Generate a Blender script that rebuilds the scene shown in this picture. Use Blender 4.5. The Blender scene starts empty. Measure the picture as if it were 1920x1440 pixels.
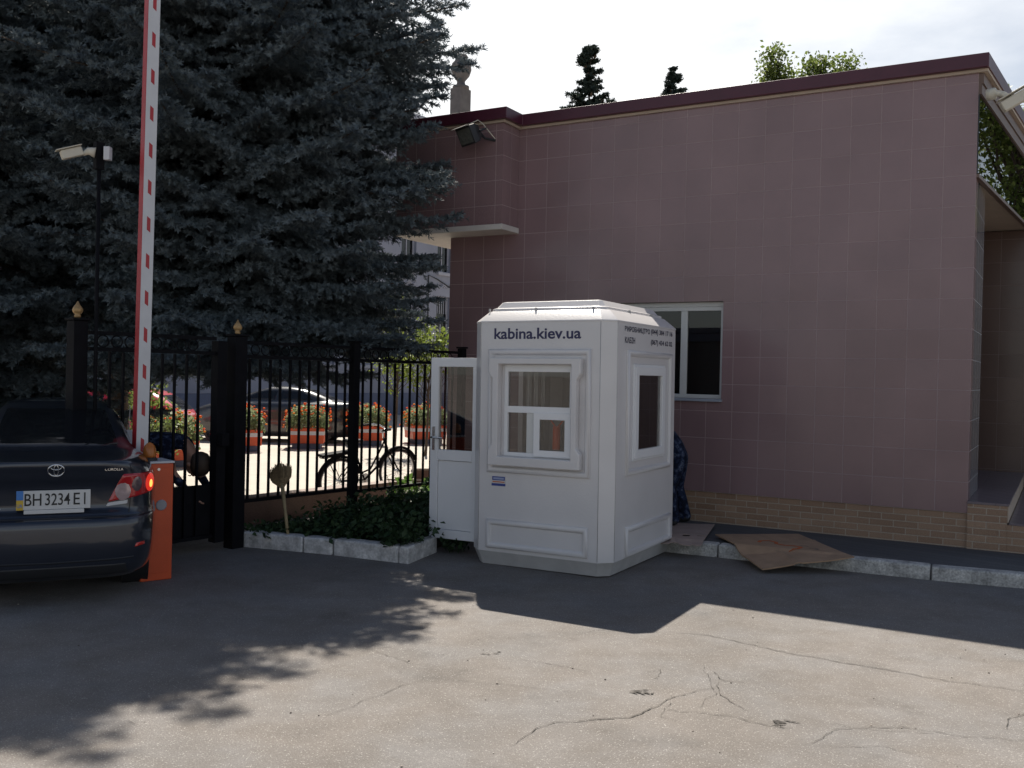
import bpy, bmesh, math, random
import numpy as np
from mathutils import Vector, Matrix
from mathutils.bvhtree import BVHTree

scene = bpy.context.scene
COL = scene.collection
PI = math.pi
rad = math.radians

# ------------------------------------------------------------------ camera
CAM_H = 1.7
cam_d = bpy.data.cameras.new('camera')
cam = bpy.data.objects.new('camera', cam_d)
COL.objects.link(cam)
scene.camera = cam
cam_d.sensor_width = 36.0
cam_d.lens = 36.0 * 1800.0 / 1920.0
cam_d.clip_start = 0.05
cam_d.clip_end = 2000.0
PITCH = math.atan(18.0 / 1800.0)
ROLL = 0.022
f = Vector((0, math.cos(PITCH), -math.sin(PITCH)))
r0 = Vector((1, 0, 0)); u0 = r0.cross(f)
r1 = r0 * math.cos(ROLL) + u0 * math.sin(ROLL)
u1 = u0 * math.cos(ROLL) - r0 * math.sin(ROLL)
cam.matrix_world = Matrix(((r1.x, u1.x, -f.x, 0), (r1.y, u1.y, -f.y, 0), (r1.z, u1.z, -f.z, CAM_H), (0, 0, 0, 1)))

# ------------------------------------------------------------------ light
SUN_EL = rad(52)
SUN_AZ = rad(-3.5)            # measured from +Y towards +X
sun_dir = Vector((math.sin(SUN_AZ) * math.cos(SUN_EL), math.cos(SUN_AZ) * math.cos(SUN_EL), math.sin(SUN_EL)))
sun_d = bpy.data.lights.new('sun', 'SUN')
sun_d.energy = 5.0
sun_d.angle = rad(0.5)
sun_d.color = (1.0, 0.93, 0.82)
sun = bpy.data.objects.new('sun', sun_d)
COL.objects.link(sun)
sun.rotation_euler = (-sun_dir).to_track_quat('-Z', 'Y').to_euler()
sun.location = (0, 0, 30)

world = bpy.data.worlds.new('World')
scene.world = world
world.use_nodes = True
wn = world.node_tree.nodes; wl = world.node_tree.links
wn.clear()
wo = wn.new('ShaderNodeOutputWorld'); wb = wn.new('ShaderNodeBackground')
sky = wn.new('ShaderNodeTexSky'); sky.sky_type = 'NISHITA'; sky.sun_disc = False
sky.sun_elevation = SUN_EL; sky.sun_rotation = SUN_AZ
sky.air_density = 1.0; sky.dust_density = 0.7; sky.ozone_density = 1.0
wtc = wn.new('ShaderNodeTexCoord'); wmp = wn.new('ShaderNodeMapping'); wmp.inputs['Scale'].default_value = (1.0, 1.0, 2.6)
wno = wn.new('ShaderNodeTexNoise'); wno.inputs['Scale'].default_value = 2.6; wno.inputs['Detail'].default_value = 7; wno.inputs['Roughness'].default_value = 0.58
wra = wn.new('ShaderNodeMapRange'); wra.inputs['From Min'].default_value = 0.42; wra.inputs['From Max'].default_value = 0.66; wra.inputs['To Max'].default_value = 0.8
wmx = wn.new('ShaderNodeMix'); wmx.data_type = 'RGBA'; wmx.inputs[7].default_value = (14.0, 14.2, 14.4, 1)
wl.new(wtc.outputs['Generated'], wmp.inputs['Vector']); wl.new(wmp.outputs['Vector'], wno.inputs['Vector'])
wl.new(wno.outputs['Fac'], wra.inputs['Value'])
# thin bright cloud lies round the sun; the sky opposite is clear
wdt = wn.new('ShaderNodeVectorMath'); wdt.operation = 'DOT_PRODUCT'; wdt.inputs[1].default_value = Vector((-0.38, 0.90, 0.22)).normalized()
wl.new(wtc.outputs['Generated'], wdt.inputs[0])
wmk = wn.new('ShaderNodeMapRange'); wmk.interpolation_type = 'SMOOTHSTEP'; wmk.inputs['From Min'].default_value = 0.45; wmk.inputs['From Max'].default_value = 0.97; wmk.inputs['To Max'].default_value = 0.6
wl.new(wdt.outputs['Value'], wmk.inputs['Value'])
wad = wn.new('ShaderNodeMath'); wad.operation = 'MULTIPLY_ADD'; wad.use_clamp = True; wad.inputs[1].default_value = 0.45
wml = wn.new('ShaderNodeMath'); wml.operation = 'MULTIPLY'; wl.new(wra.outputs['Result'], wml.inputs[0]); wl.new(wmk.outputs['Result'], wml.inputs[1])
wl.new(wml.outputs[0], wad.inputs[0]); wl.new(wmk.outputs['Result'], wad.inputs[2])
# broken bright cloud bank, added low all round to light the shaded fronts
wsz = wn.new('ShaderNodeSeparateXYZ'); wl.new(wtc.outputs['Generated'], wsz.inputs[0])
wbd = wn.new('ShaderNodeMapRange'); wbd.interpolation_type = 'SMOOTHSTEP'; wbd.inputs['From Min'].default_value = 0.72; wbd.inputs['From Max'].default_value = 0.30; wbd.inputs['To Max'].default_value = 0.42
wl.new(wsz.outputs[2], wbd.inputs['Value'])
wr2 = wn.new('ShaderNodeMapRange'); wr2.inputs['From Min'].default_value = 0.40; wr2.inputs['From Max'].default_value = 0.58; wr2.inputs['To Min'].default_value = 0.45
wl.new(wno.outputs['Fac'], wr2.inputs['Value'])
wm2 = wn.new('ShaderNodeMath'); wm2.operation = 'MULTIPLY_ADD'; wm2.use_clamp = True; wl.new(wbd.outputs['Result'], wm2.inputs[0]); wl.new(wr2.outputs['Result'], wm2.inputs[1]); wl.new(wad.outputs[0], wm2.inputs[2])
wl.new(wm2.outputs[0], wmx.inputs[0])
wl.new(sky.outputs['Color'], wmx.inputs[6]); wl.new(wmx.outputs[2], wb.inputs['Color'])
wb.inputs['Strength'].default_value = 0.05
wl.new(wb.outputs['Background'], wo.inputs['Surface'])
scene.view_settings.view_transform = 'Standard'
scene.view_settings.look = 'None'
scene.view_settings.gamma = 1.0
scene.view_settings.use_curve_mapping = False
scene.view_settings.exposure = 0.72

# ------------------------------------------------------------------ materials
def mat(name, col, rough=0.6, metal=0.0, var=0.12, scale=6.0, bump=0.0, bscale=60.0, spec=0.5, speck=0.0, sscale=300.0, coat=0.0):
    m = bpy.data.materials.new(name); m.use_nodes = True
    nt = m.node_tree; N = nt.nodes; L = nt.links
    bs = N['Principled BSDF']
    bs.inputs['Roughness'].default_value = rough; bs.inputs['Metallic'].default_value = metal
    bs.inputs['Specular IOR Level'].default_value = spec
    bs.inputs['Coat Weight'].default_value = coat
    tc = N.new('ShaderNodeTexCoord')
    no = N.new('ShaderNodeTexNoise'); no.inputs['Scale'].default_value = scale; no.inputs['Detail'].default_value = 6
    L.new(tc.outputs['Object'], no.inputs['Vector'])
    mr = N.new('ShaderNodeMapRange'); mr.inputs['From Min'].default_value = 0.3; mr.inputs['From Max'].default_value = 0.7
    mr.inputs['To Min'].default_value = 1 - var; mr.inputs['To Max'].default_value = 1 + var
    L.new(no.outputs['Fac'], mr.inputs['Value'])
    out = mr.outputs['Result']
    if speck:
        n2 = N.new('ShaderNodeTexNoise'); n2.inputs['Scale'].default_value = sscale; n2.inputs['Detail'].default_value = 2
        L.new(tc.outputs['Object'], n2.inputs['Vector'])
        m2 = N.new('ShaderNodeMapRange'); m2.inputs['From Min'].default_value = 0.3; m2.inputs['From Max'].default_value = 0.7
        m2.inputs['To Min'].default_value = 1 - speck; m2.inputs['To Max'].default_value = 1 + speck
        L.new(n2.outputs['Fac'], m2.inputs['Value'])
        mu = N.new('ShaderNodeMath'); mu.operation = 'MULTIPLY'; L.new(out, mu.inputs[0]); L.new(m2.outputs['Result'], mu.inputs[1]); out = mu.outputs[0]
    vm = N.new('ShaderNodeVectorMath'); vm.operation = 'SCALE'; vm.inputs[0].default_value = col
    L.new(out, vm.inputs['Scale']); L.new(vm.outputs['Vector'], bs.inputs['Base Color'])
    if bump:
        nb = N.new('ShaderNodeTexNoise'); nb.inputs['Scale'].default_value = bscale; nb.inputs['Detail'].default_value = 4
        L.new(tc.outputs['Object'], nb.inputs['Vector'])
        bp = N.new('ShaderNodeBump'); bp.inputs['Strength'].default_value = bump; bp.inputs['Distance'].default_value = 0.01
        L.new(nb.outputs['Fac'], bp.inputs['Height']); L.new(bp.outputs['Normal'], bs.inputs['Normal'])
    return m

def glass_mat(name, tint=(0.8, 0.8, 0.8), refl=1.0, rough=0.0):
    m = bpy.data.materials.new(name); m.use_nodes = True
    N = m.node_tree.nodes; L = m.node_tree.links; N.clear()
    o = N.new('ShaderNodeOutputMaterial'); mx = N.new('ShaderNodeMixShader')
    tr = N.new('ShaderNodeBsdfTransparent'); tr.inputs['Color'].default_value = (*tint, 1)
    gl = N.new('ShaderNodeBsdfGlossy'); gl.inputs['Roughness'].default_value = rough; gl.inputs['Color'].default_value = (0.95, 0.95, 0.95, 1)
    fr = N.new('ShaderNodeFresnel'); fr.inputs['IOR'].default_value = 1.5
    mu = N.new('ShaderNodeMath'); mu.operation = 'MULTIPLY'; mu.use_clamp = True; mu.inputs[1].default_value = refl
    L.new(fr.outputs[0], mu.inputs[0]); L.new(mu.outputs[0], mx.inputs[0])
    L.new(tr.outputs[0], mx.inputs[1]); L.new(gl.outputs[0], mx.inputs[2]); L.new(mx.outputs[0], o.inputs['Surface'])
    return m

def asphalt_mat():
    m = bpy.data.materials.new('asphalt'); m.use_nodes = True
    N = m.node_tree.nodes; L = m.node_tree.links; bs = N['Principled BSDF']
    bs.inputs['Roughness'].default_value = 0.85; bs.inputs['Specular IOR Level'].default_value = 0.35
    tc = N.new('ShaderNodeTexCoord')
    def noise(s, d, lo, hi, a, b, r=0.6):
        n = N.new('ShaderNodeTexNoise'); n.inputs['Scale'].default_value = s; n.inputs['Detail'].default_value = d; n.inputs['Roughness'].default_value = r
        L.new(tc.outputs['Object'], n.inputs['Vector'])
        k = N.new('ShaderNodeMapRange'); k.inputs['From Min'].default_value = lo; k.inputs['From Max'].default_value = hi
        k.inputs['To Min'].default_value = a; k.inputs['To Max'].default_value = b; L.new(n.outputs['Fac'], k.inputs['Value'])
        return n, k.outputs['Result']
    n1, big = noise(0.55, 8, 0.33, 0.67, 0.80, 1.12, 0.68)
    n2, mid = noise(3.2, 9, 0.33, 0.68, 0.84, 1.10, 0.72)
    n3, fine = noise(130, 3, 0.3, 0.7, 0.74, 1.24)
    n4, tn = noise(1.6, 3, 0.4, 0.65, 0.0, 1.0)
    vo = N.new('ShaderNodeTexVoronoi'); vo.inputs['Scale'].default_value = 210; L.new(tc.outputs['Object'], vo.inputs['Vector'])
    vr = N.new('ShaderNodeMapRange'); vr.inputs['From Min'].default_value = 0.93; vr.inputs['From Max'].default_value = 0.99; vr.inputs['To Min'].default_value = 0; vr.inputs['To Max'].default_value = 0.55
    sx = N.new('ShaderNodeSeparateColor'); L.new(vo.outputs['Color'], sx.inputs[0]); L.new(sx.outputs[0], vr.inputs['Value'])
    def mul(a, b):
        k = N.new('ShaderNodeMath'); k.operation = 'MULTIPLY'; L.new(a, k.inputs[0]); L.new(b, k.inputs[1]); return k.outputs[0]
    n5, stain = noise(1.25, 4, 0.58, 0.70, 1.0, 0.80)
    fac = mul(mul(mul(big, mid), fine), stain)
    cm = N.new('ShaderNodeMix'); cm.data_type = 'RGBA'; cm.inputs[6].default_value = (0.190, 0.170, 0.154, 1); cm.inputs[7].default_value = (0.184, 0.174, 0.168, 1)
    L.new(tn, cm.inputs[0])
    vm = N.new('ShaderNodeVectorMath'); vm.operation = 'SCALE'; L.new(cm.outputs[2], vm.inputs[0]); L.new(fac, vm.inputs['Scale'])
    wm = N.new('ShaderNodeMix'); wm.data_type = 'RGBA'; wm.inputs[7].default_value = (0.5, 0.48, 0.45, 1)
    L.new(vr.outputs['Result'], wm.inputs[0]); L.new(vm.outputs['Vector'], wm.inputs[6]); L.new(wm.outputs[2], bs.inputs['Base Color'])
    ad = N.new('ShaderNodeMath'); ad.operation = 'ADD'; L.new(n3.outputs['Fac'], ad.inputs[0])
    k4 = N.new('ShaderNodeMath'); k4.operation = 'MULTIPLY'; k4.inputs[1].default_value = 2.5; L.new(n2.outputs['Fac'], k4.inputs[0]); L.new(k4.outputs[0], ad.inputs[1])
    bp = N.new('ShaderNodeBump'); bp.inputs['Strength'].default_value = 0.55; bp.inputs['Distance'].default_value = 0.012
    L.new(ad.outputs[0], bp.inputs['Height']); L.new(bp.outputs['Normal'], bs.inputs['Normal'])
    return m

def tile_mat(name, c1, c2, mortar, bw, rh, ms, off, ox=0.0, oz=0.0, rough=0.16, tilt=0.006, speck=0.22, bumpy=0.3, spec=0.5, coat=0.0):
    """brick/tile pattern in the wall's own metric x(+y) / z coordinates"""
    m = bpy.data.materials.new(name); m.use_nodes = True
    N = m.node_tree.nodes; L = m.node_tree.links; bs = N['Principled BSDF']
    tc = N.new('ShaderNodeTexCoord'); sp = N.new('ShaderNodeSeparateXYZ'); L.new(tc.outputs['Object'], sp.inputs[0])
    ax = N.new('ShaderNodeMath'); ax.operation = 'ADD'; L.new(sp.outputs[0], ax.inputs[0]); L.new(sp.outputs[1], ax.inputs[1])
    a2 = N.new('ShaderNodeMath'); a2.operation = 'ADD'; a2.inputs[1].default_value = ox + 100 * bw; L.new(ax.outputs[0], a2.inputs[0])
    a3 = N.new('ShaderNodeMath'); a3.operation = 'ADD'; a3.inputs[1].default_value = oz + 100 * rh; L.new(sp.outputs[2], a3.inputs[0])
    cb = N.new('ShaderNodeCombineXYZ'); L.new(a2.outputs[0], cb.inputs[0]); L.new(a3.outputs[0], cb.inputs[1])
    br = N.new('ShaderNodeTexBrick'); br.offset = off; br.squash = 1.0
    br.inputs['Scale'].default_value = 1.0; br.inputs['Brick Width'].default_value = bw; br.inputs['Row Height'].default_value = rh
    br.inputs['Mortar Size'].default_value = ms; br.inputs['Mortar Smooth'].default_value = 0.2; br.inputs['Bias'].default_value = 0
    br.inputs['Color1'].default_value = (*c1, 1); br.inputs['Color2'].default_value = (*c2, 1); br.inputs['Mortar'].default_value = (*mortar, 1)
    L.new(cb.outputs[0], br.inputs['Vector'])
    n = N.new('ShaderNodeTexNoise'); n.inputs['Scale'].default_value = 190; n.inputs['Detail'].default_value = 3; L.new(tc.outputs['Object'], n.inputs['Vector'])
    k = N.new('ShaderNodeMapRange'); k.inputs['From Min'].default_value = 0.3; k.inputs['From Max'].default_value = 0.7; k.inputs['To Min'].default_value = 1 - speck; k.inputs['To Max'].default_value = 1 + speck
    L.new(n.outputs['Fac'], k.inputs['Value'])
    nb = N.new('ShaderNodeTexNoise'); nb.inputs['Scale'].default_value = 1.3; nb.inputs['Detail'].default_value = 4; L.new(tc.outputs['Object'], nb.inputs['Vector'])
    kb = N.new('ShaderNodeMapRange'); kb.inputs['From Min'].default_value = 0.3; kb.inputs['From Max'].default_value = 0.7; kb.inputs['To Min'].default_value = 0.9; kb.inputs['To Max'].default_value = 1.1
    L.new(nb.outputs['Fac'], kb.inputs['Value'])
    mm = N.new('ShaderNodeMath'); mm.operation = 'MULTIPLY'; L.new(k.outputs['Result'], mm.inputs[0]); L.new(kb.outputs['Result'], mm.inputs[1])
    vm = N.new('ShaderNodeVectorMath'); vm.operation = 'SCALE'; L.new(br.outputs['Color'], vm.inputs[0]); L.new(mm.outputs[0], vm.inputs['Scale'])
    L.new(vm.outputs['Vector'], bs.inputs['Base Color'])
    rg = N.new('ShaderNodeMapRange'); rg.inputs['To Min'].default_value = rough; rg.inputs['To Max'].default_value = 0.8; L.new(br.outputs['Fac'], rg.inputs['Value'])
    L.new(rg.outputs['Result'], bs.inputs['Roughness']); bs.inputs['Specular IOR Level'].default_value = spec
    bs.inputs['Coat Weight'].default_value = coat; bs.inputs['Coat Roughness'].default_value = 0.06
    # every tile lies at its own very slight angle
    dv = N.new('ShaderNodeVectorMath'); dv.operation = 'DIVIDE'; dv.inputs[1].default_value = (bw, rh, 1); L.new(cb.outputs[0], dv.inputs[0])
    fl = N.new('ShaderNodeVectorMath'); fl.operation = 'FLOOR'; L.new(dv.outputs['Vector'], fl.inputs[0])
    wn_ = N.new('ShaderNodeTexWhiteNoise'); wn_.noise_dimensions = '3D'; L.new(fl.outputs['Vector'], wn_.inputs['Vector'])
    sb = N.new('ShaderNodeVectorMath'); sb.operation = 'SUBTRACT'; sb.inputs[1].default_value = (0.5, 0.5, 0.5); L.new(wn_.outputs['Color'], sb.inputs[0])
    sc = N.new('ShaderNodeVectorMath'); sc.operation = 'SCALE'; sc.inputs['Scale'].default_value = tilt * 2; L.new(sb.outputs['Vector'], sc.inputs[0])
    bp = N.new('ShaderNodeBump'); bp.inputs['Strength'].default_value = bumpy; bp.inputs['Distance'].default_value = 0.003; bp.invert = True
    L.new(br.outputs['Fac'], bp.inputs['Height'])
    ad = N.new('ShaderNodeVectorMath'); ad.operation = 'ADD'; L.new(bp.outputs['Normal'], ad.inputs[0]); L.new(sc.outputs['Vector'], ad.inputs[1])
    nm = N.new('ShaderNodeVectorMath'); nm.operation = 'NORMALIZE'; L.new(ad.outputs['Vector'], nm.inputs[0]); L.new(nm.outputs['Vector'], bs.inputs['Normal']); L.new(nm.outputs['Vector'], bs.inputs['Coat Normal'])
    return m

def leaf_mat(name, col, col2, rough=0.6, trans=0.25):
    m = bpy.data.materials.new(name); m.use_nodes = True
    N = m.node_tree.nodes; L = m.node_tree.links; bs = N['Principled BSDF']
    bs.inputs['Roughness'].default_value = rough; bs.inputs['Specular IOR Level'].default_value = 0.3
    tc = N.new('ShaderNodeTexCoord'); no = N.new('ShaderNodeTexNoise'); no.inputs['Scale'].default_value = 3.1; no.inputs['Detail'].default_value = 5
    L.new(tc.outputs['Object'], no.inputs['Vector'])
    mr = N.new('ShaderNodeMapRange'); mr.inputs['From Min'].default_value = 0.35; mr.inputs['From Max'].default_value = 0.65; L.new(no.outputs['Fac'], mr.inputs['Value'])
    mx = N.new('ShaderNodeMix'); mx.data_type = 'RGBA'; mx.inputs[6].default_value = (*col, 1); mx.inputs[7].default_value = (*col2, 1)
    L.new(mr.outputs['Result'], mx.inputs[0]); L.new(mx.outputs[2], bs.inputs['Base Color'])
    tr = N.new('ShaderNodeBsdfTranslucent'); L.new(mx.outputs[2], tr.inputs['Color'])
    ms = N.new('ShaderNodeMixShader'); ms.inputs[0].default_value = trans
    L.new(bs.outputs[0], ms.inputs[1]); L.new(tr.outputs[0], ms.inputs[2]); L.new(ms.outputs[0], N['Material Output'].inputs['Surface'])
    return m

def camo_mat(name):
    m = bpy.data.materials.new(name); m.use_nodes = True
    N = m.node_tree.nodes; L = m.node_tree.links; bs = N['Principled BSDF']; bs.inputs['Roughness'].default_value = 0.9
    bs.inputs['Specular IOR Level'].default_value = 0.15
    tc = N.new('ShaderNodeTexCoord'); no = N.new('ShaderNodeTexNoise'); no.inputs['Scale'].default_value = 17; no.inputs['Detail'].default_value = 3
    L.new(tc.outputs['Object'], no.inputs['Vector'])
    cr = N.new('ShaderNodeValToRGB'); cr.color_ramp.interpolation = 'CONSTANT'
    e = cr.color_ramp.elements; e[0].color = (0.008, 0.011, 0.024, 1); e[1].position = 0.47; e[1].color = (0.018, 0.026, 0.058, 1)
    x = e.new(0.56); x.color = (0.045, 0.06, 0.105, 1); x = e.new(0.62); x.color = (0.10, 0.12, 0.17, 1); x = e.new(0.66); x.color = (0.012, 0.018, 0.04, 1)
    L.new(no.outputs['Fac'], cr.inputs[0]); L.new(cr.outputs[0], bs.inputs['Base Color'])
    return m

# ------------------------------------------------------------------ mesh helpers
class MB:
    def __init__(self):
        self.v = []; self.f = []; self.mi = []
    def add(self, vs, fs, m=0):
        o = len(self.v); self.v += [tuple(p) for p in vs]
        self.f += [tuple(i + o for i in q) for q in fs]; self.mi += [m] * len(fs); return self
    def box(self, c, s, M=None, m=0):
        cx, cy, cz = c; a, b, d = s[0] / 2, s[1] / 2, s[2] / 2
        vs = [Vector((cx + i * a, cy + j * b, cz + k * d)) for k in (-1, 1) for j in (-1, 1) for i in (-1, 1)]
        if M is not None:
            vs = [M @ p for p in vs]
        return self.add(vs, [(0, 2, 3, 1), (4, 5, 7, 6), (0, 1, 5, 4), (2, 6, 7, 3), (0, 4, 6, 2), (1, 3, 7, 5)], m)
    def bx(self, x0, x1, y0, y1, z0, z1, M=None, m=0):
        return self.box(((x0 + x1) / 2, (y0 + y1) / 2, (z0 + z1) / 2), (x1 - x0, y1 - y0, z1 - z0), M, m)
    def tube(self, pts, r, n=8, closed=False, m=0, cap=True):
        pts = [Vector(p) for p in pts]; k = len(pts)
        rs = r if isinstance(r, (list, tuple)) else [r] * k
        rings = []; prev = None
        for i, p in enumerate(pts):
            if closed: t = pts[(i + 1) % k] - pts[i - 1]
            elif i == 0: t = pts[1] - pts[0]
            elif i == k - 1: t = pts[-1] - pts[-2]
            else: t = pts[i + 1] - pts[i - 1]
            t.normalize()
            if prev is None:
                a = Vector((0, 0, 1)) if abs(t.z) < 0.9 else Vector((1, 0, 0))
                u = t.cross(a).normalized()
            else:
                u = (prev - t * prev.dot(t)).normalized()
            prev = u; w = t.cross(u)
            rings.append([p + (u * math.cos(2 * PI * j / n) + w * math.sin(2 * PI * j / n)) * rs[i] for j in range(n)])
        vs = [q for rr in rings for q in rr]; fs = []
        for i in range(k if closed else k - 1):
            a = i * n; b = ((i + 1) % k) * n
            for j in range(n):
                fs.append((a + j, a + (j + 1) % n, b + (j + 1) % n, b + j))
        if cap and not closed:
            fs.append(tuple(range(n))[::-1]); fs.append(tuple(range((k - 1) * n, k * n)))
        return self.add(vs, fs, m)
    def lathe(self, prof, c=(0, 0, 0), n=16, m=0, M=None):
        vs = []; fs = []
        for (r, z) in prof:
            for j in range(n):
                p = Vector((r * math.cos(2 * PI * j / n), r * math.sin(2 * PI * j / n), z))
                if M is not None: p = M @ p
                vs.append(p + Vector(c))
        for i in range(len(prof) - 1):
            for j in range(n):
                fs.append((i * n + j, i * n + (j + 1) % n, (i + 1) * n + (j + 1) % n, (i + 1) * n + j))
        fs.append(tuple(range(n))[::-1]); fs.append(tuple(range((len(prof) - 1) * n, len(prof) * n)))
        return self.add(vs, fs, m)
    def loft(self, loops, m=0, cap0=True, cap1=True):
        n = len(loops[0]); vs = [p for l in loops for p in l]; fs = []
        for i in range(len(loops) - 1):
            for j in range(n):
                fs.append((i * n + j, i * n + (j + 1) % n, (i + 1) * n + (j + 1) % n, (i + 1) * n + j))
        if cap0: fs.append(tuple(range(n))[::-1])
        if cap1: fs.append(tuple(range((len(loops) - 1) * n, len(loops) * n)))
        return self.add(vs, fs, m)
    def mesh(self, name, mats, smooth=False, merge=0.0):
        me = bpy.data.meshes.new(name)
        me.from_pydata(self.v, [], self.f)
        if not isinstance(mats, (list, tuple)): mats = [mats]
        for x in mats: me.materials.append(x)
        if len(mats) > 1: me.polygons.foreach_set('material_index', self.mi)
        bm = bmesh.new(); bm.from_mesh(me)
        if merge: bmesh.ops.remove_doubles(bm, verts=bm.verts, dist=merge)
        bmesh.ops.recalc_face_normals(bm, faces=bm.faces)
        bm.to_mesh(me); bm.free()
        if smooth: me.polygons.foreach_set('use_smooth', [True] * len(me.polygons))
        me.update(); return me
    def build(self, name, mats, parent=None, smooth=False, bevel=0.0, seg=2, merge=0.0, loc=None):
        me = self.mesh(name, mats, smooth, merge)
        return link(name, me, parent, bevel, seg, loc)

def link(name, me, parent=None, bevel=0.0, seg=2, loc=None):
    o = bpy.data.objects.new(name, me); COL.objects.link(o)
    if parent is not None: o.parent = parent
    if loc is not None: o.location = loc
    if bevel:
        b = o.modifiers.new('bevel', 'BEVEL'); b.width = bevel; b.segments = seg; b.limit_method = 'ANGLE'; b.angle_limit = rad(25)
        b.harden_normals = True
        me.polygons.foreach_set('use_smooth', [True] * len(me.polygons))
        b.use_clamp_overlap = True
    return o

def smooth_by_angle(o, ang=35):
    me = o.data
    bm = bmesh.new(); bm.from_mesh(me)
    for e in bm.edges:
        if len(e.link_faces) == 2: e.smooth = e.calc_face_angle(0) < rad(ang)
    bm.to_mesh(me); bm.free()
    me.polygons.foreach_set('use_smooth', [True] * len(me.polygons))

def tag(o, label=None, cat=None, group=None, kind=None):
    if label: o['label'] = label
    if cat: o['category'] = cat
    if group: o['group'] = group
    if kind: o['kind'] = kind
    return o

def thing(name, label, cat, loc=(0, 0, 0), rz=0.0, group=None, rot=None):
    o = bpy.data.objects.new(name, None); COL.objects.link(o)
    o.empty_display_size = 0.2
    o.location = loc; o.rotation_euler = rot if rot else (0, 0, rz)
    return tag(o, label, cat, group)

def kids(o):
    return [c for c in COL.objects if c.parent == o]

def copy_tree(o, parent=None):
    c = o.copy(); COL.objects.link(c)
    if parent is not None: c.parent = parent
    for ch in kids(o): copy_tree(ch, c)
    return c

def plate_with_holes(mb, O, U, V, Nn, u0, u1, v0, v1, holes, th, m=0):
    """flat wall: outer face in plane O + U*u + V*v, body goes th along -Nn; rectangular holes with reveals"""
    us = sorted({u0, u1, *[h[0] for h in holes], *[h[1] for h in holes]}); vs_ = sorted({v0, v1, *[h[2] for h in holes], *[h[3] for h in holes]})
    P = lambda a, b, k: O + U * a + V * b - Nn * (th * k)
    def isin(a, b): return any(h[0] < a < h[1] and h[2] < b < h[3] for h in holes)
    nu, nv = len(us) - 1, len(vs_) - 1
    solid = [[not isin((us[i] + us[i + 1]) / 2, (vs_[j] + vs_[j + 1]) / 2) for j in range(nv)] for i in range(nu)]
    for i in range(nu):
        for j in range(nv):
            if not solid[i][j]: continue
            a0, a1, b0, b1 = us[i], us[i + 1], vs_[j], vs_[j + 1]
            mb.add([P(a0, b0, 0), P(a1, b0, 0), P(a1, b1, 0), P(a0, b1, 0)], [(0, 1, 2, 3)], m)
            mb.add([P(a0, b0, 1), P(a1, b0, 1), P(a1, b1, 1), P(a0, b1, 1)], [(3, 2, 1, 0)], m)
            for (di, dj, q) in ((-1, 0, (a0, b0, a0, b1)), (1, 0, (a1, b0, a1, b1)), (0, -1, (a0, b0, a1, b0)), (0, 1, (a0, b1, a1, b1))):
                ii, jj = i + di, j + dj
                if 0 <= ii < nu and 0 <= jj < nv and solid[ii][jj]: continue
                mb.add([P(q[0], q[1], 0), P(q[2], q[3], 0), P(q[2], q[3], 1), P(q[0], q[1], 1)], [(0, 1, 2, 3)], m)
    return mb

def frame_sweep(mb, O, U, V, Nn, x0, x1, z0, z1, prof, m=0):
    """rectangular moulding: prof = [(inset, height)...] swept round the rectangle with mitred corners"""
    loops = []
    for (ins, h) in prof:
        loops.append([O + U * a + V * b + Nn * h for (a, b) in ((x0 + ins, z0 + ins), (x1 - ins, z0 + ins), (x1 - ins, z1 - ins), (x0 + ins, z1 - ins))])
    return mb.loft(loops, m, cap0=False, cap1=False)

def frame_box(mb, O, U, V, Nn, x0, x1, z0, z1, w, d0, d1, m=0):
    """window frame of square bars, w wide, between depths d0 and d1 along Nn"""
    return frame_sweep(mb, O, U, V, Nn, x0, x1, z0, z1, [(0, d0), (0, d1), (w, d1), (w, d0), (0, d0)], m)

def prism_holes(mb, outer, holes, O, U, V, Nn, depth, m=0):
    bm = bmesh.new()
    es = []
    for loop in [outer] + holes:
        vs = [bm.verts.new((a, b, 0)) for a, b in loop]
        for i in range(len(vs)): es.append(bm.edges.new((vs[i], vs[(i + 1) % len(vs)])))
    r = bmesh.ops.triangle_fill(bm, use_beauty=True, use_dissolve=False, edges=es)
    fs = [g for g in r['geom'] if isinstance(g, bmesh.types.BMFace)]
    ex = bmesh.ops.extrude_face_region(bm, geom=fs)
    for g in ex['geom']:
        if isinstance(g, bmesh.types.BMVert): g.co.z += depth
    bm.verts.index_update()
    bm.verts.ensure_lookup_table()
    vs = [O + U * p.co.x + V * p.co.y + Nn * p.co.z for p in bm.verts]
    mb.add(vs, [tuple(v.index for v in fc.verts) for fc in bm.faces], m)
    bm.free(); return mb

def text_mesh(body, O, U, V, Nn, width, height, off=0.0, depth=0.0015, space=1.0):
    """writing as a mesh, fitted to width x height, lower left corner at O"""
    cu = bpy.data.curves.new('writing', 'FONT'); cu.body = body; cu.size = 1.0; cu.offset = off; cu.resolution_u = 4
    cu.space_character = space
    ob = bpy.data.objects.new('writing', cu); COL.objects.link(ob)
    dg = bpy.context.evaluated_depsgraph_get()
    me = bpy.data.meshes.new_from_object(ob.evaluated_get(dg))
    bpy.data.objects.remove(ob); bpy.data.curves.remove(cu)
    xs = [v.co.x for v in me.vertices]; ys = [v.co.y for v in me.vertices]
    x0, x1, y0, y1 = min(xs), max(xs), min(ys), max(ys)
    sx = width / (x1 - x0); sy = height / (y1 - y0) if height else sx
    mb = MB()
    vs = [O + U * ((v.co.x - x0) * sx) + V * ((v.co.y - y0) * sy) + Nn * depth for v in me.vertices]
    mb.add(vs, [tuple(p.vertices) for p in me.polygons])
    bpy.data.meshes.remove(me)
    return mb

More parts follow.
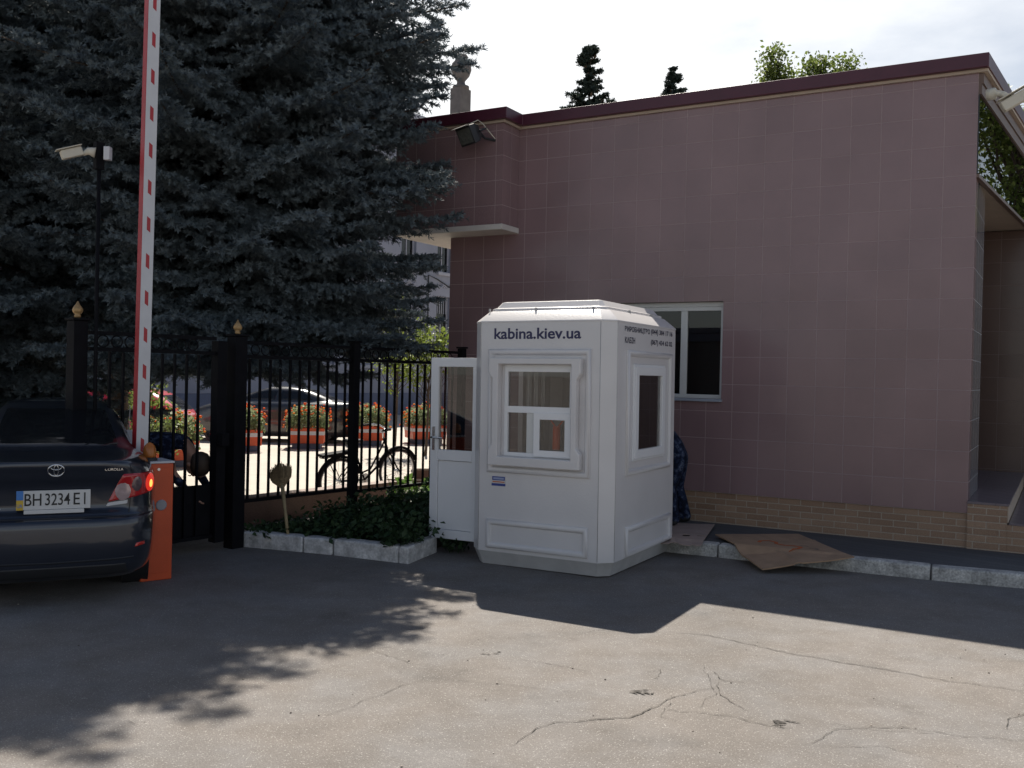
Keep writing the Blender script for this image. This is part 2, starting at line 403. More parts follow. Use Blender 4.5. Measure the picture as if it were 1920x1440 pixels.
def np_mesh(name, verts, faces, mats, smooth=False, mi=None):
    """fast mesh from numpy arrays; faces (n,3) or (n,4)"""
    me = bpy.data.meshes.new(name)
    nv, nf, k = len(verts), len(faces), faces.shape[1]
    me.vertices.add(nv); me.vertices.foreach_set('co', np.asarray(verts, np.float32).ravel())
    me.loops.add(nf * k); me.loops.foreach_set('vertex_index', np.asarray(faces, np.int32).ravel())
    me.polygons.add(nf); me.polygons.foreach_set('loop_start', np.arange(0, nf * k, k, dtype=np.int32))
    try: me.polygons.foreach_set('loop_total', np.full(nf, k, np.int32))
    except Exception: pass
    if not isinstance(mats, (list, tuple)): mats = [mats]
    for x in mats: me.materials.append(x)
    if mi is not None: me.polygons.foreach_set('material_index', np.asarray(mi, np.int32))
    if smooth: me.polygons.foreach_set('use_smooth', np.ones(nf, bool))
    me.update(calc_edges=True); me.validate()
    return me

X = Vector((1, 0, 0)); Y = Vector((0, 1, 0)); Z = Vector((0, 0, 1))
# ------------------------------------------------------------------ material library
MT = {}
MT['asphalt'] = asphalt_mat()
MT['crack'] = mat('crack', (0.070, 0.063, 0.056), 0.95, var=0.5, scale=14)
MT['patch'] = mat('patch', (0.105, 0.097, 0.090), 0.95, var=0.25, scale=9, bump=0.8, bscale=90, speck=0.35, sscale=120)
MT['plaza'] = mat('plaza', (0.42, 0.38, 0.33), 0.85, var=0.08, scale=1.5, bump=0.2, speck=0.1, sscale=60)
MT['soil'] = mat('soil', (0.05, 0.042, 0.032), 0.95, var=0.4, scale=9, bump=1.0, bscale=30)
MT['whitewash'] = mat('whitewash', (0.56, 0.55, 0.54), 0.9, var=0.35, scale=9, bump=0.7, bscale=35, speck=0.18, sscale=45)
MT['oldwhite'] = mat('worn_whitewash', (0.42, 0.41, 0.39), 0.9, var=0.38, scale=9, bump=0.8, bscale=35, speck=0.28, sscale=60)
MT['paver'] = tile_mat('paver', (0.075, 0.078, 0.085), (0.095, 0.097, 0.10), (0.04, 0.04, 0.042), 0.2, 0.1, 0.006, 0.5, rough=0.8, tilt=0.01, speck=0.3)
TOX = 0.075; 
MT['tile'] = tile_mat('granite_tile', (0.238, 0.153, 0.158), (0.254, 0.164, 0.169), (0.36, 0.27, 0.27), 0.2935, 0.2975, 0.0036, 0.0, ox=-0.075, oz=-0.4525, rough=0.21, tilt=0.014, speck=0.40, bumpy=0.5, spec=0.5, coat=0.0)
MT['brick'] = tile_mat('brick', (0.27, 0.165, 0.105), (0.36, 0.235, 0.155), (0.42, 0.35, 0.28), 0.23, 0.066, 0.005, 0.5, oz=0.012, rough=0.55, tilt=0.02, speck=0.3, bumpy=0.8)
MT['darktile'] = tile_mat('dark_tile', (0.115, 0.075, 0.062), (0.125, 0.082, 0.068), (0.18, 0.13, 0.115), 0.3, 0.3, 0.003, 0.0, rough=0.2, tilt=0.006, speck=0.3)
MT['sheentile'] = tile_mat('grey_sheen_tile', (0.22, 0.215, 0.23), (0.25, 0.245, 0.26), (0.32, 0.32, 0.33), 0.2935, 0.2975, 0.003, 0.0, oz=-0.4525, rough=0.08, tilt=0.008, speck=0.3, spec=0.9)  # bluish grey reflection on the pier is put into this tile colour
MT['floortile'] = tile_mat('floor_tile', (0.16, 0.13, 0.145), (0.17, 0.14, 0.155), (0.12, 0.10, 0.11), 0.3, 0.3, 0.004, 0.0, rough=0.3)
MT['burgundy'] = mat('burgundy_metal', (0.075, 0.014, 0.030), 0.38, var=0.1, scale=3, spec=0.5)
MT['beige'] = mat('beige_paint', (0.46, 0.37, 0.29), 0.7, var=0.06)
MT['trimwhite'] = mat('white_trim', (0.62, 0.58, 0.54), 0.6, var=0.08)
MT['roofing'] = mat('roofing', (0.12, 0.11, 0.11), 0.9, var=0.2)
MT['pvc'] = mat('white_pvc', (0.78, 0.78, 0.79), 0.28, var=0.02, scale=3)
MT['pvc2'] = mat('cream_pvc', (0.62, 0.62, 0.60), 0.35, var=0.05, scale=3)
MT['kiosk'] = mat('white_fibreglass', (0.66, 0.64, 0.64), 0.30, var=0.035, scale=2.5, bump=0.12, bscale=55, coat=0.15)
MT['kplinth'] = mat('grey_fibreglass', (0.44, 0.43, 0.42), 0.55, var=0.12, scale=5, bump=0.3, bscale=50)
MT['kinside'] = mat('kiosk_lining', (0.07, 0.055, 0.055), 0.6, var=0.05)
MT['inkblue'] = mat('navy_lettering', (0.022, 0.022, 0.085), 0.45, var=0.05)
MT['inkgrey'] = mat('grey_lettering', (0.030, 0.030, 0.06), 0.5, var=0.05)
MT['stickerblue'] = mat('sticker_blue', (0.03, 0.06, 0.26), 0.35, var=0.05)
MT['stickerwhite'] = mat('sticker_white', (0.6, 0.58, 0.56), 0.4, var=0.05)
MT['stickerlight'] = mat('sticker_pale', (0.30, 0.35, 0.52), 0.4, var=0.05)
MT['glass'] = glass_mat('window_glass', (0.80, 0.79, 0.78), 1.25)
MT['darkglass'] = glass_mat('dark_window_glass', (0.30, 0.29, 0.29), 1.2)
MT['sideglass'] = glass_mat('mirror_glass', (0.06, 0.065, 0.065), 1.0)
MT['steel'] = mat('brushed_steel', (0.6, 0.6, 0.6), 0.25, metal=1.0, var=0.05)
MT['chrome'] = mat('chrome', (0.75, 0.75, 0.76), 0.12, metal=1.0, var=0.02)
MT['black'] = mat('black_paint', (0.007, 0.007, 0.009), 0.7, var=0.2, scale=10, spec=0.12)
MT['rubber'] = mat('rubber', (0.016, 0.016, 0.017), 0.85, var=0.2)
MT['plasticblack'] = mat('black_plastic', (0.02, 0.02, 0.022), 0.5, var=0.1)
MT['gold'] = mat('gilt', (0.42, 0.27, 0.12), 0.45, metal=0.3, var=0.25, scale=30)
MT['red'] = mat('red_paint', (0.40, 0.020, 0.030), 0.4, var=0.08)
MT['boomwhite'] = mat('white_boom', (0.60, 0.60, 0.62), 0.4, var=0.05)
MT['orange'] = mat('orange_paint', (0.62, 0.085, 0.022), 0.42, var=0.08, scale=4, speck=0.05, sscale=160)
MT['brightorange'] = mat('bright_orange', (0.85, 0.13, 0.04), 0.4, var=0.03)
MT['amber'] = mat('amber_lens', (0.42, 0.13, 0.02), 0.25, var=0.05)
MT['cream'] = mat('cream_plastic', (0.62, 0.58, 0.48), 0.5, var=0.05)
MT['card'] = mat('cardboard', (0.36, 0.235, 0.15), 0.9, var=0.14, scale=7, bump=0.25, bscale=14, speck=0.1, sscale=200)
MT['cardpink'] = mat('pale_cardboard', (0.38, 0.29, 0.25), 0.9, var=0.12, scale=7, bump=0.25, bscale=14)
MT['cardink'] = mat('orange_print', (0.50, 0.12, 0.035), 0.9, var=0.25, scale=30)
MT['cardink2'] = mat('grey_print', (0.17, 0.135, 0.11), 0.9, var=0.2, scale=30)
MT['straw'] = mat('broom_straw', (0.24, 0.165, 0.085), 0.9, var=0.3, scale=40)
MT['wood'] = mat('broom_wood', (0.36, 0.27, 0.14), 0.7, var=0.2, scale=12)
MT['paper'] = mat('paper', (0.40, 0.41, 0.45), 0.9, var=0.06)
MT['cord'] = mat('cord', (0.4, 0.38, 0.36), 0.9)
MT['bark'] = mat('bark', (0.075, 0.055, 0.043), 0.95, var=0.35, scale=14, bump=1.0, bscale=30)
MT['needle'] = leaf_mat('spruce_needles', (0.085, 0.110, 0.120), (0.150, 0.185, 0.205), 0.7, 0.12)
MT['needle2'] = leaf_mat('far_spruce_needles', (0.028, 0.042, 0.034), (0.05, 0.066, 0.05), 0.7, 0.15)
MT['cone'] = mat('spruce_cone', (0.10, 0.065, 0.04), 0.9, var=0.3, scale=20)
MT['leaf'] = leaf_mat('leaf_green', (0.11, 0.155, 0.035), (0.19, 0.235, 0.065), 0.5, 0.5)
MT['leafy'] = leaf_mat('leaf_yellow_green', (0.15, 0.21, 0.035), (0.22, 0.27, 0.06), 0.5, 0.45)
MT['weed'] = leaf_mat('weed_leaves', (0.022, 0.048, 0.020), (0.045, 0.08, 0.032), 0.55, 0.25)
MT['weed2'] = leaf_mat('fresh_leaves', (0.10, 0.19, 0.04), (0.16, 0.26, 0.07), 0.5, 0.4)
MT['marigold_leaf'] = leaf_mat('marigold_leaves', (0.17, 0.23, 0.10), (0.33, 0.37, 0.22), 0.55, 0.5)
MT['petal'] = leaf_mat('orange_petals', (0.80, 0.15, 0.012), (0.85, 0.22, 0.02), 0.6, 0.5)
MT['petal2'] = leaf_mat('yellow_petals', (0.80, 0.33, 0.03), (0.85, 0.42, 0.05), 0.6, 0.5)
MT['facade'] = mat('blue_grey_render', (0.25, 0.265, 0.33), 0.9, var=0.1, scale=1.2, bump=0.1)
MT['facadetrim'] = mat('facade_trim', (0.34, 0.35, 0.41), 0.85, var=0.06)
MT['facadedark'] = mat('facade_plinth', (0.12, 0.14, 0.21), 0.85, var=0.12, scale=2)
MT['stonebrown'] = mat('brown_granite', (0.16, 0.095, 0.07), 0.6, var=0.15, scale=5, speck=0.25, sscale=90)
MT['urn'] = mat('old_stone', (0.15, 0.135, 0.13), 0.9, var=0.2, scale=4)
MT['camo'] = camo_mat('blue_camouflage')
MT['skin'] = mat('skin', (0.42, 0.23, 0.16), 0.55, var=0.06)
MT['hair'] = mat('hair', (0.05, 0.032, 0.022), 0.7, var=0.2, scale=40)
MT['carpaint'] = mat('slate_car_paint', (0.022, 0.027, 0.042), 0.28, metal=0.35, var=0.06, scale=3, coat=1.0)
MT['carglass'] = mat('car_glass', (0.010, 0.011, 0.013), 0.06, var=0.02, spec=0.6)
MT['lampred'] = mat('lamp_red', (0.45, 0.012, 0.015), 0.12, var=0.05, coat=1.0)
MT['lampclear'] = mat('lamp_clear', (0.55, 0.42, 0.42), 0.15, metal=0.3, var=0.12, scale=40, coat=1.0)
MT['lampdark'] = mat('lamp_smoke', (0.16, 0.11, 0.12), 0.2, metal=0.4, var=0.2, scale=60, coat=1.0)
MT['plate'] = mat('plate_white', (0.60, 0.60, 0.60), 0.4, var=0.03)
MT['plateblue'] = mat('plate_blue', (0.05, 0.20, 0.55), 0.4, var=0.03)
MT['plateyellow'] = mat('plate_yellow', (0.60, 0.40, 0.04), 0.4, var=0.03)
MT['ink'] = mat('plate_ink', (0.012, 0.012, 0.014), 0.5)
MT['carred'] = mat('red_car_paint', (0.50, 0.012, 0.03), 0.3, var=0.05, coat=1.0)
MT['carsilver'] = mat('grey_car_paint', (0.045, 0.047, 0.05), 0.3, metal=0.4, var=0.05, coat=1.0)
MT['floodglass'] = mat('flood_lens', (0.16, 0.165, 0.15), 0.2, var=0.25, scale=30, metal=0.3)
def emit_mat(name, col, s):
    m = mat(name, col, 0.3); b = m.node_tree.nodes['Principled BSDF']
    b.inputs['Emission Color'].default_value = (*col, 1); b.inputs['Emission Strength'].default_value = s; return m
MT['lamplit'] = emit_mat('lit_brake_lamp', (0.9, 0.04, 0.02), 0.30)
MT['lampcore'] = emit_mat('brake_lamp_core', (1.0, 0.30, 0.06), 1.6)
MT['reflector'] = mat('reflector_red', (0.55, 0.02, 0.01), 0.15, var=0.1, coat=1.0)

# ------------------------------------------------------------------ ground
F0 = Vector((-2.575, 9.14, 0)); FE = Vector((0.602, 0.799, 0)).normalized(); FN = Vector((-FE.y, FE.x, 0))
def sstep(a, b, x):
    t = min(1, max(0, (x - a) / (b - a))); return t * t * (3 - 2 * t)
def gz(x, y):
    q = (x - F0.x) * FN.x + (y - F0.y) * FN.y
    z = -0.22 * sstep(0.5, 3.0, q)
    z += 0.085 * max(-1, min(1, (x + 2.2) / 0.6)) * math.exp(-(((x + 2.2) ** 2 + (y - 14.6) ** 2) / 2.0))
    return z
def axis(lo, hi, d, far):
    a = [lo]
    while a[-1] < hi: a.append(a[-1] + d)
    s = d
    while a[-1] < far: s *= 1.7; a.append(a[-1] + s)
    s = d
    while a[0] > -far: s *= 1.7; a.insert(0, a[0] - s)
    return a
gx, gy = axis(-9, 8, 0.25, 900), axis(-2, 30, 0.25, 900)
mb = MB(); nx = len(gx)
mb.v = [(x, y, gz(x, y)) for y in gy for x in gx]
mb.f = [(j * nx + i, j * nx + i + 1, (j + 1) * nx + i + 1, (j + 1) * nx + i) for j in range(len(gy) - 1) for i in range(nx - 1)]
mb.mi = [0] * len(mb.f)
tag(mb.build('asphalt_yard', MT['asphalt'], smooth=True), 'worn grey asphalt of the forecourt', kind='structure')

def ribbon(mb, pts, w, z=0.004, seed=0, jit=0.012, step=0.03):
    """thin wandering strip on the ground (a crack): pts in metres"""
    rn = random.Random(seed); P = []
    for (a, b) in zip(pts[:-1], pts[1:]):
        a, b = Vector((*a, 0)), Vector((*b, 0)); n = max(1, int((b - a).length / step))
        for i in range(n): P.append(a.lerp(b, i / n))
    P.append(Vector((*pts[-1], 0)))
    off = 0; L = []
    for i, p in enumerate(P):
        t = (P[min(i + 1, len(P) - 1)] - P[max(i - 1, 0)]).normalized(); s = Vector((-t.y, t.x, 0))
        off = off * 0.86 + rn.uniform(-jit, jit)
        e = math.sin(PI * (i + 0.5) / len(P)) ** 0.4
        ww = w * e * rn.uniform(0.35, 1.3)
        L.append((p + s * (off + ww / 2), p + s * (off - ww / 2)))
    o = len(mb.v)
    for a, b in L: mb.v += [(a.x, a.y, z), (b.x, b.y, z)]
    for i in range(len(L) - 1):
        mb.f.append((o + 2 * i, o + 2 * i + 1, o + 2 * i + 3, o + 2 * i + 2)); mb.mi.append(0)
mb = MB()
ribbon(mb, [(1.053, 6.404), (1.306, 6.333), (1.626, 6.073), (1.981, 5.816), (2.306, 5.58), (2.558, 5.452), (2.989, 5.297)], 0.0075, 0.0045, 0)
ribbon(mb, [(0.036, 5.726), (0.287, 5.618), (0.541, 5.485)], 0.0032, 0.0045, 1)
ribbon(mb, [(0.036, 4.368), (0.151, 4.558), (0.245, 4.683), (0.431, 4.724), (0.632, 4.751), (0.792, 4.929), (0.947, 5.102), (1.162, 5.247)], 0.0065, 0.0045, 2)
ribbon(mb, [(1.212, 5.552), (1.238, 5.389), (1.333, 5.349)], 0.0053, 0.0045, 3)
ribbon(mb, [(1.201, 5.359), (1.159, 5.202), (1.192, 4.994), (1.237, 4.894)], 0.0053, 0.0045, 4)
ribbon(mb, [(0.788, 4.905), (0.917, 4.858), (1.114, 4.833), (1.284, 4.71), (1.403, 4.667)], 0.0043, 0.0045, 5)
ribbon(mb, [(1.4, 4.446), (1.595, 4.658), (1.808, 4.706), (2.003, 4.703), (2.223, 4.612), (2.545, 4.59)], 0.0043, 0.0045, 6)
ribbon(mb, [(1.4, 4.446), (1.586, 4.482), (1.781, 4.467), (1.965, 4.322), (2.055, 4.256)], 0.0032, 0.0045, 7)
ribbon(mb, [(2.785, 5.031), (2.577, 4.847), (2.512, 4.712)], 0.0048, 0.0045, 8)
ribbon(mb, [(-0.829, 5.86), (-0.707, 5.927)], 0.0032, 0.0045, 9)
ribbon(mb, [(-0.824, 5.827), (-0.552, 5.557)], 0.0037, 0.0045, 10)
ribbon(mb, [(-0.879, 4.687), (-0.595, 5.146), (-0.381, 5.343)], 0.0032, 0.0045, 11)
ribbon(mb, [(0.457, 6.29), (0.628, 6.436), (1.051, 6.39)], 0.0037, 0.0045, 12)
ribbon(mb, [(0.874, 5.006), (0.784, 4.79), (0.859, 4.757)], 0.0032, 0.0045, 13)
ribbon(mb, [(-0.501, 5.354), (0.152, 5.197), (0.657, 5.058)], 0.0022, 0.0045, 14)
ribbon(mb, [(-1.873, 4.626), (-1.793, 4.525), (-1.719, 4.495)], 0.0026, 0.0045, 15)
ribbon(mb, [(1.181, 5.704), (1.147, 5.175), (0.968, 4.916)], 0.0026, 0.0045, 16)
ribbon(mb, [(1.437, 4.83), (1.802, 4.656), (2.229, 4.681)], 0.0022, 0.0045, 17)
ribbon(mb, [(0.772, 5.501), (0.907, 5.581), (0.846, 5.381)], 0.0037, 0.0045, 18)
tag(mb.build('asphalt_crack', MT['crack']), 'dark cracks wandering over the asphalt', kind='structure')
def blob(mb, c, rx, ry, rz, z, n=40, seed=1, wob=0.25):
    rn = random.Random(seed); ph = [rn.uniform(0, 6.28) for _ in range(5)]
    pts = []
    for i in range(n):
        a = 2 * PI * i / n
        r = 1 + wob * sum(math.sin((k + 2) * a + ph[k]) / (k + 1.5) for k in range(5))
        x, y = rx * r * math.cos(a), ry * r * math.sin(a)
        pts.append((c[0] + x * math.cos(rz) - y * math.sin(rz), c[1] + x * math.sin(rz) + y * math.cos(rz), z))
    mb.add(pts, [tuple(range(n))])
mb = MB(); rn = random.Random(31)
for (cx, cy, n_, ln_) in ((0.74, 5.17, 9, .035), (1.38, 4.73, 8, .03), (-0.09, 5.83, 5, .02)):
    for k in range(n_):
        blob(mb, (cx + rn.uniform(-.05, .05), cy + rn.uniform(-.035, .035), 0), rn.uniform(.008, ln_), rn.uniform(.004, .010), rn.uniform(-.9, .3), 0.0048 + k * 0.0001, 14, k + 3, 0.5)
tag(mb.build('pothole', MT['crack']), 'small dark broken spots in the asphalt', kind='structure')
rn = random.Random(77); mb = MB()
for k in range(260):
    x, y = rn.uniform(-3.5, 4.5), rn.uniform(3.2, 8.6); s = rn.choice((.003, .004, .004, .006)) * rn.uniform(.7, 1.2)
    mb.lathe([(s * .6, -.001), (s, s * .35), (s * .5, s * .8)], (x, y, 0.001), 5)
tag(mb.build('grit', mat('grit', (0.24, 0.21, 0.18), 0.95, var=0.6, scale=3)), 'loose grit scattered over the asphalt', kind='stuff')

# plaza paving beyond the fence, following the ground
mb = MB(); T0, T1, Q0, Q1 = -14, 46, 3.0, 36; nt, nq = 120, 60
for j in range(nq + 1):
    for i in range(nt + 1):
        p = F0 + FE * (T0 + (T1 - T0) * i / nt) + FN * (Q0 + (Q1 - Q0) * j / nq)
        mb.v.append((p.x, p.y, gz(p.x, p.y) + 0.006))
for j in range(nq):
    for i in range(nt):
        a = j * (nt + 1) + i; mb.f.append((a, a + 1, a + nt + 2, a + nt + 1)); mb.mi.append(0)
tag(mb.build('plaza_pavement', MT['plaza'], smooth=True), 'pale sunlit paving of the plaza behind the fence', kind='structure')

# planting bed and its whitewashed kerb
def prism_poly(mb, pts, z0, z1, m=0):
    return mb.loft([[Vector((x, y, z0)) for x, y in pts], [Vector((x, y, z1)) for x, y in pts]], m)
mb = MB(); prism_poly(mb, [(-2.50, 9.16), (-1.75, 8.93), (-0.92, 8.60), (-0.76, 9.08), (-0.40, 10.2), (-0.45, 11.75), (-0.75, 11.55)], -0.1, 0.085)
tag(mb.build('soil_bed', MT['soil']), 'dark soil of the planting bed', kind='structure')

def kerb_stone(mb, a, b, w, h, z0=-0.02):
    a, b = Vector((*a, 0)), Vector((*b, 0)); t = (b - a).normalized(); n = Vector((-t.y, t.x, 0))
    if n.y < 0: n = -n
    M = Matrix(((t.x, n.x, 0, a.x), (t.y, n.y, 0, a.y), (0, 0, 1, 0), (0, 0, 0, 1)))
    mb.bx(0.006, (b - a).length - 0.006, 0, w, z0, h, M)
def kerb_line(name, pts, w, h, m, label):
    rn = random.Random(len(pts)); mb = MB()
    for a, b in zip(pts[:-1], pts[1:]): kerb_stone(mb, a, b, w, h + rn.uniform(-0.008, 0.008))
    o = mb.build(name, m, bevel=0.022, seg=3)
    return tag(o, label, kind='structure')
kerb_line('kerb', [(-2.55, 9.143), (-1.92, 8.93), (-1.62, 8.825), (-0.98, 8.53)], 0.15, 0.15, MT['whitewash'], 'whitewashed kerb along the planting bed')
mb = MB()
c0, c1 = Vector((-0.885, 8.479, 0)), Vector((-0.673, 9.091, 0)); t = (c1 - c0).normalized(); n = Vector((-t.y, t.x, 0))
mb.loft([[c0 + Z * z, c1 + Z * z, c1 + n * 0.16 + Z * z, Vector((-0.975, 8.527, z)) + n * 0.0 + Vector((0.0, 0.13, 0)), Vector((-0.973, 8.527, z))] for z in (-0.02, 0.15)])
tag(mb.build('kerb_corner', MT['whitewash'], bevel=0.022, seg=3), 'whitewashed corner stone of the planting bed kerb', kind='structure')
kerb_line('pavement_kerb', [(0.9, 9.69), (1.99, 9.13), (3.657, 8.285), (4.95, 7.77), (6.2, 7.27), (7.5, 6.75)], 0.15, 0.12, MT['oldwhite'], 'worn whitewashed kerb of the pavement below the gatehouse')
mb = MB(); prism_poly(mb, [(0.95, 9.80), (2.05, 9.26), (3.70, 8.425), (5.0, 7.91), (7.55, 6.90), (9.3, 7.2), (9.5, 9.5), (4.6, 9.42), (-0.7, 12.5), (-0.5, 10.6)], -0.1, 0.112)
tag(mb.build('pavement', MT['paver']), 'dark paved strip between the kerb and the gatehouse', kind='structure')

# ------------------------------------------------------------------ gatehouse
GB = Vector((4.371, 9.324, 0))
gate = thing('gatehouse', 'low gatehouse clad in mauve granite tiles with burgundy roof edge', 'building', GB, rad(-30))
mb = MB()
plate_with_holes(mb, Vector((0, 0, 0)), X, Z, -Y, -6.0, 0.075, 0.4525, 4.72, [(-3.86, -2.397, 1.478, 2.555)], 0.22)
mb.bx(-6.0, -5.80, 0.225, 6.2, 0.02, 4.72); mb.bx(-5.80, 0.0, 6.0, 6.2, 0.02, 4.72)
mb.build('wall', MT['tile'], gate)
mb = MB(); mb.bx(-5.99, 0.0762, 0.022, 0.20, -0.05, 0.4515)
mb.build('brick_plinth', MT['brick'], gate)
# projecting upper block over the passage
mb = MB()
plate_with_holes(mb, Vector((0, -0.39, 0)), X, Z, -Y, -6.6, -5.015, 3.50, 4.72, [], 0.2)
mb.bx(-5.213, -5.015, -0.188, -0.003, 3.50, 4.72)
mb.bx(-6.6, -6.4, -0.188, 6.2, 3.50, 4.72)
mb.build('upper_block', MT['tile'], gate)
mb = MB(); mb.bx(-6.62, -4.995, -0.41, -0.002, 3.43, 3.498); mb.bx(-6.62, -6.002, -0.0019, 6.2, 3.43, 3.498)
mb.build('soffit', MT['trimwhite'], gate, bevel=0.006)
# fascia
def fascia(mb, loop_in, loop_out, z0, z1):
    for i in range(len(loop_in) - 1):
        a, b, c, d = loop_in[i], loop_in[i + 1], loop_out[i + 1], loop_out[i]
        vs = [Vector((*p, z)) for z in (z0, z1) for p in (a, b, c, d)]
        mb.add(vs, [(0, 1, 2, 3), (4, 7, 6, 5), (0, 4, 5, 1), (3, 2, 6, 7)])
        if i == 0: mb.add([vs[0], vs[3], vs[7], vs[4]], [(0, 1, 2, 3)])
        if i == len(loop_in) - 2: mb.add([vs[1], vs[2], vs[6], vs[5]], [(3, 2, 1, 0)])
lin = [(-6.6, 6.2), (-6.6, -0.393), (-5.012, -0.393), (-5.012, -0.003), (0.10, -0.003), (0.66, 6.2)]
lout = [(-6.68, 6.2), (-6.68, -0.47), (-4.935, -0.47), (-4.935, -0.08), (0.165, -0.08), (0.73, 6.2)]
mb = MB(); fascia(mb, lin, lout, 4.735, 4.872)
mb.build('roof_fascia', MT['burgundy'], gate, bevel=0.008, merge=0.0005)
lo2 = [(-6.63, 6.2), (-6.63, -0.42), (-4.985, -0.42), (-4.985, -0.03), (0.155, -0.03), (0.715, 6.2)]
mb = MB(); fascia(mb, lin, lo2, 4.705, 4.734)
mb.build('fascia_strip', MT['beige'], gate, merge=0.0005)
mb = MB(); mb.bx(-6.59, 0.09, 0.0, 6.19, 4.725, 4.86); mb.loft([[Vector((0.0901, 0, z)), Vector((0.655, 6.19, z)), Vector((0.0901, 6.19, z))] for z in (4.726, 4.859)]); mb.bx(-6.59, -5.02, -0.385, -0.001, 4.725, 4.86)
mb.build('roof', MT['roofing'], gate)
# service window
wi = MB()
frame_box(wi, Vector((0, 0.07, 0)), X, Z, -Y, -3.86, -2.397, 1.478, 2.50, 0.045, -0.06, 0.0)
wi.bx(-2.905, -2.828, 0.072, 0.13, 1.523, 2.455); wi.bx(-3.858, -2.399, 0.071, 0.13, 2.501, 2.553)
win = wi.build('window', MT['pvc2'], gate, bevel=0.004)
mb = MB(); mb.bx(-3.815, -2.9055, 0.095, 0.101, 1.5235, 2.4545); mb.bx(-2.8275, -2.4425, 0.095, 0.101, 1.5235, 2.4545)
mb.build('pane', MT['darkglass'], win)
mb = MB(); mb.bx(-3.90, -2.385, -0.045, 0.068, 1.447, 1.4765)
mb.build('sill', mat('grey_sill', (0.33, 0.36, 0.42), 0.4, var=0.05), win, bevel=0.006)
mb = MB(); mb.bx(-2.66, -2.615, 0.62, 0.66, 1.2, 2.38); mb.bx(-2.615, -1.8, 0.63, 0.65, 1.2, 2.38)
mb.build('inner_door', mat('inner_door_wood', (0.16, 0.075, 0.04), 0.5), gate)
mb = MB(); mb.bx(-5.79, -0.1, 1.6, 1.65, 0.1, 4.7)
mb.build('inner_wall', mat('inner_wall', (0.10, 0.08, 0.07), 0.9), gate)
# right hand side: pier, porch recess, glazed band
mb = MB(); mb.bx(-0.10, 0.074, 0.223, 1.2, 0.56, 3.72)
mb.build('pier', MT['sheentile'], gate)
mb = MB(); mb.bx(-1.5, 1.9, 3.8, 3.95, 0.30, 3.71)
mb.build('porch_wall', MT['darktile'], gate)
mb = MB(); mb.bx(-1.5, 0.05, 0.224, 3.95, 3.7205, 3.80); mb.loft([[Vector((0.0505, 0.23, z)), Vector((0.39, 3.95, z)), Vector((0.0505, 3.95, z))] for z in (3.7206, 3.7995)]); mb.bx(0.40, 1.9, 3.78, 3.95, 3.7115, 3.80)
mb.build('porch_ceiling', MT['beige'], gate)
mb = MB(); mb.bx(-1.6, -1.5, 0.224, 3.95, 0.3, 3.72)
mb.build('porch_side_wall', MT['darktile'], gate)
SPL = Matrix(((1, 0.09, 0, 0), (0, 1, 0, 0), (0, 0, 1, 0), (0, 0, 0, 1)))
mb = MB(); mb.bx(0.062, 0.088, 0.0035, 6.2, 3.735, 4.50, SPL)
mb.build('glazed_band', MT['sideglass'], gate)
mb = MB(); mb.bx(0.055, 0.098, 0.003, 6.2, 3.70, 3.734, SPL); mb.bx(0.055, 0.105, 0.003, 6.2, 4.501, 4.60, SPL); mb.bx(0.055, 0.12, 0.003, 6.2, 4.6005, 4.7045, SPL)
mb.build('glazing_bar', mat('brown_bar', (0.14, 0.09, 0.07), 0.5), gate)
mb = MB(); mb.bx(0.0765, 0.42, -0.012, 3.79, -0.05, 0.548); mb.bx(-1.5, 0.076, 0.224, 3.79, -0.05, 0.548); 
mb.bx(0.4205, 2.0, -0.006, 3.79, -0.05, 0.372)
mb.build('step_block', MT['brick'], gate)
mb = MB(); mb.bx(0.0765, 0.435, -0.02, 3.79, 0.5485, 0.572); mb.bx(-1.5, 0.076, 0.224, 3.79, 0.5485, 0.572); mb.bx(0.4365, 2.0, -0.016, 3.79, 0.3725, 0.392)
mb.build('step_tread', MT['floortile'], gate, bevel=0.003)
mb = MB(); mb.bx(0.4205, 0.43, 0.0, 3.79, 0.393, 0.548)
mb.build('step_riser', MT['beige'], gate)

# ------------------------------------------------------------------ kiosk
KY = rad(28.87)
kiosk = thing('kiosk', 'small white fibreglass guard kiosk with chamfered corners and lettering', 'kiosk', (0.639, 9.039, 0.0), rot=(0, -0.007, -KY))
KW, KD, KC, KZ0, KZ1 = 0.688, 0.831, 0.103, 0.128, 2.171
def octo(ins, z, c=None, w=KW, d=KD):
    w -= ins; d -= ins; c = (KC - ins * 0.4) if c is None else c
    return [Vector(p) for p in ((-w + c, -d, z), (w - c, -d, z), (w, -d + c, z), (w, d - c, z), (w - c, d, z), (-w + c, d, z), (-w, d - c, z), (-w, -d + c, z))]
WF = (-0.335, 0.335, 0.985, 1.79)         # front opening
WR = (-0.372, 0.425, 0.955, 1.81)         # right opening (y)
DL = (-0.60, 0.08, 0.16, 1.86)            # left door opening (y)
mb = MB(); T = 0.05
o8 = octo(0, 0)
plate_with_holes(mb, Vector((0, -KD, 0)), X, Z, -Y, -KW + KC, KW - KC, KZ0, KZ1, [WF], T)
plate_with_holes(mb, Vector((KW, 0, 0)), Y, Z, X, -KD + KC, KD - KC, KZ0, KZ1, [WR], T)
plate_with_holes(mb, Vector((0, KD, 0)), X, Z, Y, -KW + KC, KW - KC, KZ0, KZ1, [], T)
plate_with_holes(mb, Vector((-KW, 0, 0)), Y, Z, -X, -KD + KC, KD - KC, KZ0, KZ1, [DL], T)
